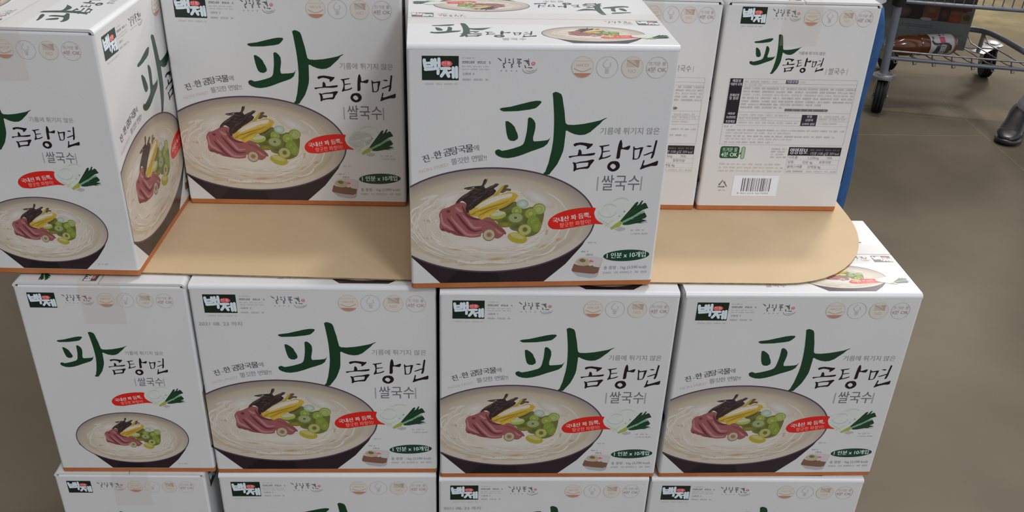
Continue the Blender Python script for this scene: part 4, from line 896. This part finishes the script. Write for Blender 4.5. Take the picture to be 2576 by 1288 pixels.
def box(bm, x0, y0, z0, x1, y1, z1, mtx=None, bevel=0.0):
    vs = [bm.verts.new(v) for v in ((x0, y0, z0), (x1, y0, z0), (x1, y1, z0), (x0, y1, z0), (x0, y0, z1), (x1, y0, z1), (x1, y1, z1), (x0, y1, z1))]
    fs = [bm.faces.new([vs[i] for i in f]) for f in ((3, 2, 1, 0), (4, 5, 6, 7), (0, 1, 5, 4), (1, 2, 6, 5), (2, 3, 7, 6), (3, 0, 4, 7))]
    if bevel:
        es = list({e for f in fs for e in f.edges})
        r = bmesh.ops.bevel(bm, geom=es, offset=bevel, segments=2, affect='EDGES', profile=0.5)
        vs = list({v for v in r['verts']} | {v for v in vs if v.is_valid})
    if mtx:
        for v in vs: v.co = mtx @ v.co

# ------------------------------------------------------------------ pallet under the stack
m_wood = noisy(new_mat('pallet_wood', rough=0.8, spec=0.2), 6, (0.28, 0.19, 0.11), (0.42, 0.30, 0.18), stretch=(1, 12, 12))
pal = thing('pallet', 'wooden shipping pallet under the lowest row of cartons', 'pallet', (0, 0.30, 0))
for k in range(6):
    bm = bmesh.new(); y = -0.32 + k * 0.132
    box(bm, -0.58, y, 0.118, 0.62, y + 0.095, 0.1395, bevel=.002); obj('deck_board', bm, m_wood, pal)
for y in (-0.31, -0.02, 0.27):
    bm = bmesh.new(); box(bm, -0.58, y, 0.022, 0.62, y + 0.05, 0.1175, bevel=.002); obj('stringer', bm, m_wood, pal)
for x in (-0.58, 0.0, 0.52):
    bm = bmesh.new(); box(bm, x, -0.32, 0.0, x + 0.1, 0.435, 0.0215, bevel=.002); obj('bottom_board', bm, m_wood, pal)

# ------------------------------------------------------------------ shopping cart
m_zinc = noisy(new_mat('coated_grey_tube', rough=0.35, metal=0.0, spec=0.5), 14, (0.15, 0.17, 0.21), (0.19, 0.21, 0.25))
m_wire = noisy(new_mat('zinc_wire', rough=0.35, metal=0.6), 40, (0.20, 0.20, 0.21), (0.30, 0.30, 0.31))
m_rubber = noisy(new_mat('black_rubber', rough=0.7, spec=0.3), 30, (0.010, 0.010, 0.011), (0.022, 0.022, 0.024))
m_steel = noisy(new_mat('galvanised_plate', rough=0.35, metal=0.7), 25, (0.33, 0.33, 0.34), (0.48, 0.48, 0.49))
cart = thing('shopping_cart', 'grey tubular shopping cart with a low wire tray, standing behind the stack', 'cart', (1.80, 2.70, 0))
CO = Vector((1.80, 2.70, 0))
def rel(p): return tuple(Vector(p) - CO)
def relp(ps): return [rel(p) for p in ps]
zt = 0.212
FY = lambda x: 2.715 - (x - 1.815) * 0.234          # front line of the tray
rear = [(1.95, 3.17, .255), (2.15, 3.13, .255), (2.345, 3.085, .255), (2.38, 3.065, .255), (2.40, 3.02, .255), (2.408, 2.91, .255), (2.405, 2.75, .255), (2.395, 2.585, .255)]
bm = bmesh.new()
tube(bm, relp(rear), 0.0125, 12)
tube(bm, relp([(1.80, FY(1.80), .225), (2.1, FY(2.1), .225), (2.395, FY(2.395), .225)]), 0.008, 10)
tube(bm, relp([(1.80, 2.71, .245), (1.87, 2.94, .25), (1.95, 3.17, .255)]), 0.010, 10)
obj('tray_frame', bm, m_zinc, cart, 60)
bm = bmesh.new()
tube(bm, relp([(1.80, FY(1.80), .255), (2.1, FY(2.1), .255), (2.395, FY(2.395), .255)]), 0.0042, 8)
tube(bm, relp([(1.88, 2.98, zt - .003), (2.40, 2.94, zt - .003)]), 0.003, 6)
for k in range(8):
    x = 1.84 + k * 0.0755; y = FY(x)
    yr = 3.16 - (x - 1.95) * .20 if x > 1.95 else 2.94 + (x - 1.87) * 2.8
    tube(bm, relp([(x - .022, y + .004, .255), (x - .006, y + .006, .204), (x + .008, y + .012, .204), (x + .018, y + .03, .222), (x + .020, y + .10, zt), (x + .020, yr - .08, zt), (x + .015, yr, .252)]), 0.0028, 6)
obj('tray_wires', bm, m_wire, cart, 60)
# legs
bm = bmesh.new(); tube(bm, relp([(1.789, 2.69, 0.150), (1.787, 2.70, 0.30), (1.785, 2.70, 0.455)]), 0.0165, 16); obj('leg', bm, m_zinc, cart, 60)
bm = bmesh.new(); tube(bm, relp([(2.07, 3.27, 0.150), (2.06, 3.27, 0.455)]), 0.012, 12); obj('leg', bm, m_zinc, cart, 60)
bm = bmesh.new(); lathe(bm, [(0, .020), (.004, .027), (.030, .027), (.034, .020)], rel((1.785, 2.70, 0.447)), (0, 0, 1), 18); tag(obj('corner_bumper', bm, m_rubber, cart, 50), 'black plastic bumper at the top of the leg')
bm = bmesh.new(); box(bm, -.035, -.03, .0, .20, .03, .004, Matrix.Translation(Vector(rel((2.40, 3.075, .155)))) @ Matrix.Rotation(.75, 4, 'Z'), bevel=.001)
tube(bm, relp([(2.39, 3.07, .157), (2.388, 3.06, .25)]), .010, 10); obj('caster_bracket', bm, m_steel, cart, 40)
# basket floor rails and wire walls above
bm = bmesh.new()
zb = 0.462
tube(bm, relp([(1.79, 2.715, zb), (2.62, 2.53, zb), (2.70, 3.12, zb), (1.86, 3.28, zb)]), 0.0085, 10, closed=True)
obj('basket_frame', bm, m_zinc, cart, 60)
bm = bmesh.new()
for k in range(22):
    x = 1.82 + k * 0.036
    tube(bm, relp([(x, FY(x) + .005, zb + .004), (x, FY(x) - .015, zb + .40)]), 0.0022, 6)
    tube(bm, relp([(x + .06, 3.28 - (x - 1.82) * .19, zb + .004), (x + .06, 3.30 - (x - 1.82) * .19, zb + .40)]), 0.0022, 6)
for h in (.13, .26, .40): tube(bm, relp([(1.79, 2.70, zb + h), (2.62, 2.515, zb + h), (2.70, 3.14, zb + h), (1.86, 3.30, zb + h)]), 0.004, 8, closed=True)
obj('basket_wires', bm, m_wire, cart, 60)
# casters
def caster(x, y, ang, parent, big=1.0, rubber_only=False):
    rig = bpy.data.objects.new('caster', None); rig.empty_display_size = .05; C.objects.link(rig); rig.parent = parent
    rig.location = rel((x, y, 0)); rig.rotation_euler = (0, 0, ang)
    R = 0.063 * big; hw = 0.021
    bm = bmesh.new()
    prof = [(-hw, R * .72), (-hw, R * .93), (-hw * .8, R), (-hw * .45, R), (-hw * .38, R * .93), (-hw * .22, R * .93), (-hw * .15, R), (hw * .15, R), (hw * .22, R * .93), (hw * .38, R * .93), (hw * .45, R), (hw * .8, R), (hw, R * .93), (hw, R * .72)]
    lathe(bm, prof, (0, 0, R), (1, 0, 0), 28); tag(obj('wheel', bm, m_rubber, rig, 40), 'black grooved rubber wheel')
    bm = bmesh.new()
    for s in (-1, 1):
        box(bm, s * 0.027 - .0015, -.02, R - .012, s * 0.027 + .0015, .03, 0.128 * big, bevel=.001)
    box(bm, -.0285, -.028, 0.127 * big, .0285, .036, 0.133 * big, bevel=.002)
    tube(bm, [(-.033, 0, R), (.033, 0, R)], .007, 10)
    obj('fork', bm, m_steel, rig, 40)
    bm = bmesh.new(); lathe(bm, [(0, .030), (.003, .049), (.008, .049), (.011, .036), (.016, .034), (.022, .019)], (0, .006, 0.133 * big), (0, 0, 1), 26); obj('swivel_plate', bm, m_steel, rig, 40)
    return rig
caster(1.792, 2.685, -.42, cart, 1.13); caster(2.525, 3.20, -.25, cart, 1.12); caster(2.07, 3.27, .1, cart, .98); caster(2.56, 2.60, .2, cart, .98)

# ------------------------------------------------------------------ unseen brown carton added in the basket to darken the floor below
m_brown = noisy(new_mat('plain_corrugated', rough=0.75, spec=0.2), 10, (0.36, 0.23, 0.10), (0.44, 0.29, 0.14))
bc = thing('shade_carton', 'plain brown carton added out of view in the cart basket to shade the floor', 'box', (2.21, 2.99, zb + .0095))
bm = bmesh.new(); box(bm, -.355, -.20, 0, .355, .20, .30, bevel=.003); obj('carton_body', bm, m_brown, bc)
bm = bmesh.new(); box(bm, -.355, -.03, .3002, .355, .03, .3008); obj('packing_tape', bm, m_tape, bc)

# ------------------------------------------------------------------ bottle lying in the tray
m_tea = bpy.data.materials.new('amber_drink'); m_tea.use_nodes = True
_b = m_tea.node_tree.nodes['Principled BSDF']; _b.inputs['Base Color'].default_value = (0.125, 0.034, 0.007, 1); _b.inputs['Roughness'].default_value = 0.16
_b.inputs['Coat Weight'].default_value = 0.15; _b.inputs['Transmission Weight'].default_value = 0.25
m_label = new_mat('bottle_label', (0.42, 0.42, 0.40), 0.5)
m_cap = noisy(new_mat('silver_cap', rough=0.3, metal=0.8), 60, (0.30, 0.30, 0.30), (0.5, 0.5, 0.5))
b0 = Vector((1.787, 2.765, zt + .0475)); b1 = Vector((2.134, 2.826, zt + .0475)); ax = (b1 - b0).normalized()
bot = thing('drink_bottle', 'large bottle of amber drink lying on its side in the cart tray', 'bottle', tuple((b0 + b1) / 2 - Vector((0, 0, .0475))))
rb = lambda p: tuple(Vector(p) - bot.location)
RB = 0.044
bm = bmesh.new(); lathe(bm, [(.028, .016), (.040, .017), (.055, .024), (.085, .040), (.115, RB - .001), (.16, RB - .001), (.166, RB - .004), (.172, RB - .001), (.20, RB - .001), (.330, RB - .001), (.340, RB - .006), (.343, RB - .018)], rb(b0), ax, 32)
obj('bottle_body', bm, m_tea, bot, 50)
bm = bmesh.new(); lathe(bm, [(.0, .017), (.002, .0195), (.024, .0195), (.026, .018)], rb(b0), ax, 24); tag(obj('cap', bm, m_cap, bot, 40), 'silver bottle cap')
up = Vector((0, 0, 1)); side = ax.cross(up).normalized(); upv = side.cross(ax).normalized()
def wrap(u, t, h): # u along the bottle (m), t angle: 0 faces the aisle, + upward
    p = b0 + ax * u + (side * math.cos(t) + upv * math.sin(t)) * (RB + h)
    return Vector(rb(p))
lab = Art()
wpoly = lambda pts, col, l: lab.poly([(u * 1000, (t * 1.25 + .32) * 100) for u, t in pts], col, l)
lab.rect(205, -180, 318, 449, (.40, .40, .38, 1), 0)
lab.rect(318, -180, 326, 449, (.20, .10, .06, 1), 0)
wpoly([(.235, -.62), (.262, -.05), (.262, .05), (.252, .02), (.228, -.70)], (.03, .03, .035, 1), 1)
s = [(.214, .30), (.222, .08), (.235, .0), (.27, .05), (.29, .0), (.305, -.2), (.308, -.5), (.30, -.75)]
for p, q in zip(s, s[1:]): wpoly([(p[0], p[1] + .09), (q[0], q[1] + .09), (q[0] - .005, q[1] - .07), (p[0] - .005, p[1] - .07)], (.015, .015, .015, 1), 4)
wpoly([(.222, -.80), (.236, -.10), (.256, -.05), (.252, -.80)], (.035, .032, .036, 1), 2)
wpoly([(.278, -.85), (.281, .0), (.303, -.25), (.300, -.75)], (.07, .065, .02, 1), 2)
wpoly([(.252, -.48), (.255, .0), (.280, .0), (.278, -.44)], (.30, .31, .34, 1), 3)
wpoly([(.256, -.22), (.257, -.12), (.276, -.12), (.275, -.20)], (.12, .12, .15, 1), 4)
wpoly([(.250, -.72), (.252, -.56), (.282, -.52), (.280, -.66)], (.20, .20, .22, 1), 3)
wpoly([(.250, .18), (.250, .62), (.274, .62), (.276, .18), (.264, .04)], (.42, .045, .11, 1), 4)
wpoly([(.252, .72), (.252, .92), (.262, .86), (.262, .70)], (.05, .05, .04, 1), 4); wpoly([(.272, .78), (.272, .92), (.282, .90), (.282, .78)], (.14, .10, .09, 1), 4)
wpoly([(.214, .45), (.218, .72), (.226, .62), (.222, .36)], (.10, .09, .08, 1), 4)
bm = bmesh.new()
for k in range(45):           # cut into narrow strips so the paper follows the round bottle
    st = Art(); st.s = list(lab.s); st.clip(0, -180 + 14 * k, 999, -166 + 14 * k)
    lay_print(bm, st, lambda u, t, h: wrap(u / 1000, t / 100, h), base=.0004, step=.00008)
for f in bm.faces: f.material_index = 0
me = bpy.data.meshes.new('label'); bm.to_mesh(me); bm.free(); me.materials.append(m_print)
tag(mesh_obj('label', me, bot), 'pale paper label with a pink seal and dark brush picture')

# ------------------------------------------------------------------ grey box with pictures standing in the tray
m_greybox = noisy(new_mat('grey_box_board', rough=0.6, spec=0.3), 8, (0.115, 0.130, 0.125), (0.145, 0.160, 0.155))
gx = Vector((2.212, 2.876)); dl = Vector((-.958, .287)); GL, GH, GD = 0.40, 0.225, 0.15
gb = thing('gift_box', 'grey printed box with a strip of food pictures, standing behind the bottle in the cart', 'box', (gx.x, gx.y, zt + .0035), math.atan2(-dl.y, -dl.x))
bm = bmesh.new(); box(bm, -GL, 0, 0, 0, GD, GH, bevel=.003); obj('box_body', bm, m_greybox, gb)
a = Art()
dk = (.012, .010, .010, 1); 
a.rect(-332, 118, -30, 180, dk, 0)
a.ell(-285, 148, 34, 26, (.16, .10, .12, 1), 1, edge=(.05, .03, .035, 1), n=20); a.ell(-300, 136, 14, 10, (.14, .09, .10, 1), 2, n=14)
a.rect(-205, 120, -140, 182, (.13, .055, .025, 1), 1); a.ell(-172, 162, 26, 16, (.22, .11, .06, 1), 2, edge=(.13, .055, .025, 1), n=18); a.ell(-165, 138, 24, 12, (.16, .02, .012, 1), 2, edge=(.10, .03, .015, 1), n=18); a.ell(-188, 122, 24, 7, (.24, .24, .25, 1), 3, n=16)
a.ell(-118, 150, 18, 22, (.10, .022, .02, 1), 1, edge=(.03, .012, .012, 1), n=16)
a.rect(-96, 116, -48, 168, (.12, .03, .018, 1), 1); a.ell(-72, 134, 20, 12, (.22, .03, .018, 1), 2, n=16); a.ell(-70, 156, 22, 6, (.12, .06, .035, 1), 2, n=16)
a.rect(-48, 116, -8, 164, (.10, .08, .045, 1), 1); a.ell(-26, 142, 15, 13, (.05, .03, .018, 1), 2, n=16)
a.rect(-100, 170, -14, 205, (.06, .012, .014, 1), 1)
a.rect(-330, 184, -108, 206, (.20, .20, .195, 1), 1)
a.text('BARRIER', -190, 187, 13, (.09, .09, .09, 1), 2, width=74)
a.greek(-320, 188, -200, 11, (.10, .10, .10, 1), 2, seed=5)
for k, v in enumerate((92, 84, 60)): a.greek(-310 if v > 70 else -120, v, -150 if v > 70 else -20, 5, (.075, .085, .085, 1), 1, seed=20 + k)
bm = bmesh.new(); lay_print(bm, a, lambda u, v, h: (u / 1000 if u > -GL * 1000 else -GL, -h, v / 1000), base=.0006, step=.0002)
for f in bm.faces: f.material_index = 0
me = bpy.data.meshes.new('picture_print'); bm.to_mesh(me); bm.free(); me.materials.append(m_print)
tag(mesh_obj('picture_print', me, gb), 'strip of dark food photographs under a pale text band')

# ------------------------------------------------------------------ people
def skinned(name, verts, edges, radii, mat, parent, root=0, sub=2):
    me = bpy.data.meshes.new(name); me.from_pydata(verts, edges, [])
    o = bpy.data.objects.new(name, me); C.objects.link(o)
    md = o.modifiers.new('skin', 'SKIN'); md.use_smooth_shade = True
    for i, r in enumerate(radii):
        sv = me.skin_vertices[0].data[i]; sv.radius = r if isinstance(r, tuple) else (r, r)
        sv.use_root = (i == root)
    sb = o.modifiers.new('sub', 'SUBSURF'); sb.levels = sub; sb.render_levels = sub
    dg = bpy.context.evaluated_depsgraph_get()
    m2 = bpy.data.meshes.new_from_object(o.evaluated_get(dg))
    m2.materials.clear(); m2.materials.append(mat)
    for p in m2.polygons: p.use_smooth = True
    bpy.data.objects.remove(o)
    return mesh_obj(name, m2, parent)
m_skin = noisy(new_mat('skin', rough=0.5), 20, (0.50, 0.31, 0.22), (0.56, 0.36, 0.26))
m_hair = noisy(new_mat('black_hair', rough=0.45), 60, (0.012, 0.010, 0.010), (0.03, 0.025, 0.022))
m_denim = noisy(new_mat('blue_denim', rough=0.85, spec=0.15), 16, (0.020, 0.066, 0.190), (0.050, 0.135, 0.320), detail=8, bump=0.3, bscale=220, lo=.3, hi=.7)
m_tee = noisy(new_mat('white_cotton', rough=0.85, spec=0.2), 18, (0.66, 0.68, 0.72), (0.76, 0.78, 0.82))
m_trouser = noisy(new_mat('grey_cloth', rough=0.85, spec=0.2), 18, (0.30, 0.305, 0.33), (0.40, 0.405, 0.43))
m_jacket = noisy(new_mat('dark_jacket', rough=0.8, spec=0.2), 18, (0.03, 0.03, 0.035), (0.05, 0.05, 0.055))
m_shoe = noisy(new_mat('black_shoe_leather', rough=0.38, spec=0.5), 40, (0.008, 0.008, 0.009), (0.014, 0.014, 0.016))
m_sole = noisy(new_mat('shoe_rubber', rough=0.32, spec=0.6), 40, (0.014, 0.014, 0.018), (0.026, 0.026, 0.032))

def shoe(parent, heel, ang):
    """heel: local position of the heel on the floor, ang: direction of the toe"""
    rt = bpy.data.objects.new('shoe', None); rt.empty_display_size = .05
    C.objects.link(rt); rt.parent = parent
    rt.location = heel; rt.rotation_euler = (0, 0, ang)
    def loft(secs, mat, nm, lab=None):
        bm = bmesh.new(); rings = []
        for x, zb_, zt_, hw in secs:
            rg_ = []
            for k in range(16):
                t = 2 * PI * k / 16; c, s = math.cos(t), math.sin(t)
                yy = hw * math.copysign(abs(c) ** .75, c); zz = (zb_ + zt_) / 2 + (zt_ - zb_) / 2 * math.copysign(abs(s) ** .75, s)
                rg_.append(bm.verts.new((x, yy, zz)))
            rings.append(rg_)
        for A, B in zip(rings, rings[1:]):
            for k in range(16): bm.faces.new((A[k], A[(k + 1) % 16], B[(k + 1) % 16], B[k]))
        bm.faces.new(rings[0][::-1]); bm.faces.new(rings[-1])
        o = obj(nm, bm, mat, rt, 60)
        if lab: tag(o, lab)
        return o
    loft([(-.012, .006, .016, .018), (-.004, 0, .022, .030), (.03, 0, .024, .036), (.10, .002, .022, .035), (.17, 0, .024, .046), (.23, 0, .026, .050), (.268, .002, .028, .040), (.286, .008, .026, .022), (.290, .012, .022, .010)], m_sole, 'sole')
    loft([(-.006, .018, .080, .022), (.004, .018, .108, .034), (.04, .018, .112, .041), (.085, .018, .106, .041), (.12, .018, .090, .040), (.16, .018, .072, .042), (.20, .018, .060, .0455), (.235, .018, .052, .044), (.262, .018, .042, .034), (.276, .018, .034, .020)], m_shoe, 'upper')
    loft([(.222, .022, .0555, .0465), (.238, .022, .0535, .0455), (.258, .021, .046, .0375), (.274, .022, .038, .025), (.283, .023, .032, .012)], m_sole, 'toe_cap', 'glossy rubber toe cap')
    return rt

def person(name, label, loc, ang, hips, kneeL, kneeR, ankL, ankR, legs_mat, top_mat, legr, hem, toeL=0.0, toeR=0.0, hem_s=-.06, long_sleeve=False, hipR=.088):
    """local frame: facing +x, left side +y; joints given in metres"""
    p = thing('person', label, 'person', loc, ang)
    hx, hz_ = hips
    H0 = (hx, 0, hz_)
    V = [H0, (hx, 0, hz_ + .22), (hx + .01, 0, hz_ + .42), (hx + .015, 0, hz_ + .53), (hx + .03, 0, hz_ + .60), (hx + .045, 0, hz_ + .70), (hx + .045, 0, hz_ + .77)]
    E = [(0, 1), (1, 2), (2, 3), (3, 4), (4, 5), (5, 6)]
    Rr = [(.145, .10), (.135, .095), (.16, .10), (.09, .07), (.052, .052), (.078, .090), (.06, .072)]
    Rr = [(b, a) for a, b in Rr]
    Rr[4] = (.05, .05)
    def addv(v, r, to): V.append(v); Rr.append(r); E.append((to, len(V) - 1)); return len(V) - 1
    for s, kn, an in ((1, kneeL, ankL), (-1, kneeR, ankR)):
        a_ = addv((hx, s * .09, hz_ - .08), (.078, .078), 0)
        k_ = addv(kn, (.052, .052), a_); an_ = addv((an[0], an[1], an[2]), (.034, .034), k_)
        addv((an[0] + .05, an[1], .045), (.020, .024), an_)
    for s in (1, -1):
        sh = addv((hx + .01, s * .185, hz_ + .47), (.048, .048), 2)
        el = addv((hx - .01, s * .235, hz_ + .22), (.038, .038), sh)
        wr = addv((hx + .21, s * .19, hz_ + .24), (.026, .026), el)
        pa = addv((hx + .265, s * .175, hz_ + .245), (.032, .020), wr)
        for j, (dz, ln) in enumerate(((.022, .070), (.007, .080), (-.008, .075), (-.022, .058))):
            f1 = addv((hx + .30, s * .165, hz_ + .245 + dz), (.0085, .0085), pa)
            f2 = addv((hx + .30 + ln * .5, s * .150, hz_ + .243 + dz), (.008, .008), f1)
            addv((hx + .29 + ln * .6, s * .125, hz_ + .24 + dz), (.0075, .0075), f2)
        t1 = addv((hx + .268, s * .15, hz_ + .275), (.010, .010), pa); addv((hx + .305, s * .128, hz_ + .282), (.0085, .0085), t1)
    skinned('body', V, E, Rr, m_skin, p)
    # nose, eyes, ears, mouth as one face part; hair cap
    hc = Vector((hx + .045, 0, hz_ + .725))
    bm = bmesh.new(); bmesh.ops.create_uvsphere(bm, u_segments=40, v_segments=30, radius=1.0)
    for v in bm.verts:
        v.co = Vector((v.co.x * .096, v.co.y * .084, v.co.z * .115)) + hc + Vector((-.012, 0, .022))
    bmesh.ops.delete(bm, geom=[v for v in bm.verts if (v.co.x - hc.x) - .9 * (v.co.z - hc.z) > .012 or v.co.z < hc.z - .055], context='VERTS')
    obj('hair', bm, m_hair, p, 180)
    bm = bmesh.new(); tube(bm, [hc + Vector((.082, 0, .02)), hc + Vector((.098, 0, -.005)), hc + Vector((.106, 0, -.028)), hc + Vector((.088, 0, -.036))], [.008, .010, .014, .008], 10); obj('nose', bm, m_skin, p, 180)
    for s in (1, -1):
        bm = bmesh.new(); lathe(bm, [(0, .004), (.003, .013), (.006, .010)], hc + Vector((.078, s * .031, .012)), (1, s * .3, 0), 14); obj('eye', bm, m_rubber, p, 180)
        bm = bmesh.new(); lathe(bm, [(0, .010), (.008, .026), (.016, .018)], hc + Vector((.0, s * .074, -.005)), (-.3, s, 0), 16); obj('ear', bm, m_skin, p, 180)
    bm = bmesh.new(); tube(bm, [hc + Vector((.082, -.024, -.062)), hc + Vector((.090, 0, -.060)), hc + Vector((.082, .024, -.062))], [.003, .006, .003], 8); obj('mouth', bm, new_mat('lips', (0.36, 0.13, 0.12), .5), p, 180)
    # trousers
    V = [(hx, 0, hz_ + .06), (hx, 0, hz_ - .02)]; E = [(0, 1)]; Rr = [(.150, .160), (.155, .165)]
    for s, kn, an in ((1, kneeL, ankL), (-1, kneeR, ankR)):
        a_ = addv((hx + .0, s * .088 if s > 0 else -hipR, hz_ - .12), (legr[0], legr[0]), 1)
        m_ = addv(tuple((Vector((hx, s * .088 if s > 0 else -hipR, hz_ - .12)) + Vector(kn)) / 2), (legr[1], legr[1]), a_)
        k_ = addv(kn, (legr[2], legr[2]), m_)
        c_ = addv(tuple(Vector(kn).lerp(Vector(an), .45)), (legr[3], legr[3]), k_)
        addv((an[0] - .005, an[1], hem), (legr[4], legr[4]), c_)
    skinned('trousers', V, E, Rr, legs_mat, p)
    bm = bmesh.new(); rings = []
    for z, dx, dy in ((hem_s, .145, .203), (hem_s + .004, .150, .209), (.10, .138, .198), (.24, .138, .198), (.38, .138, .214), (.45, .122, .208), (.495, .100, .165), (.53, .092, .128), (.556, .080, .088), (.557, .072, .080)):
        rings.append([bm.verts.new((hx + .006 + dx * math.cos(2 * PI * k / 28), dy * math.sin(2 * PI * k / 28), hz_ + z + .006 * math.sin(5 * 2 * PI * k / 28) * (1 if z < .1 else 0))) for k in range(28)])
    for A, B in zip(rings, rings[1:]):
        for k in range(28): bm.faces.new((A[k], A[(k + 1) % 28], B[(k + 1) % 28], B[k]))
    for s in (1, -1):
        pts = [(hx + .01, s * .12, hz_ + .462), (hx + .01, s * .185, hz_ + .455), (hx + .004, s * .222, hz_ + .37), (hx - .004, s * .236, hz_ + .29)]
        rr_ = [.060, .078, .070, .064]
        if long_sleeve: pts += [(hx - .01, s * .236, hz_ + .22), (hx + .10, s * .212, hz_ + .23), (hx + .195, s * .192, hz_ + .24)]; rr_ += [.060, .052, .042]
        tube(bm, pts, rr_, 16, cap=False)
    obj('shirt', bm, top_mat, p, 180)
    for (an, t) in ((ankL, toeL), (ankR, toeR)):
        shoe(p, (an[0] - .06, an[1], 0), t)
    return p

# shopper behind the stack: facing away from the camera (+y), right leg beside the cartons
person('person', 'person in blue jeans and a white top, standing close behind the rightmost carton', (.693, .93, 0), PI / 2,
       (0.0, .90), (.02, .085, .53), (.02, -.142, .53), (-.02, .085, .085), (-.02, -.128, .085), m_denim, m_tee, (.122, .080, .100, .090, .074), .05, hem_s=-.012, hipR=.126)
# shopper at the right edge: facing the camera
fd = math.atan2(-.84, -.54)
person('person', 'person in grey trousers and glossy black shoes at the right edge', (2.66, 2.33, 0), fd,
       (0.0, .90), (.03, .12, .47), (.03, -.20, .47), (-.01, .11, .085), (.055, -.38, .085), m_trouser, m_jacket, (.090, .080, .068, .060, .058), .045, 0.15, -.1, long_sleeve=True)
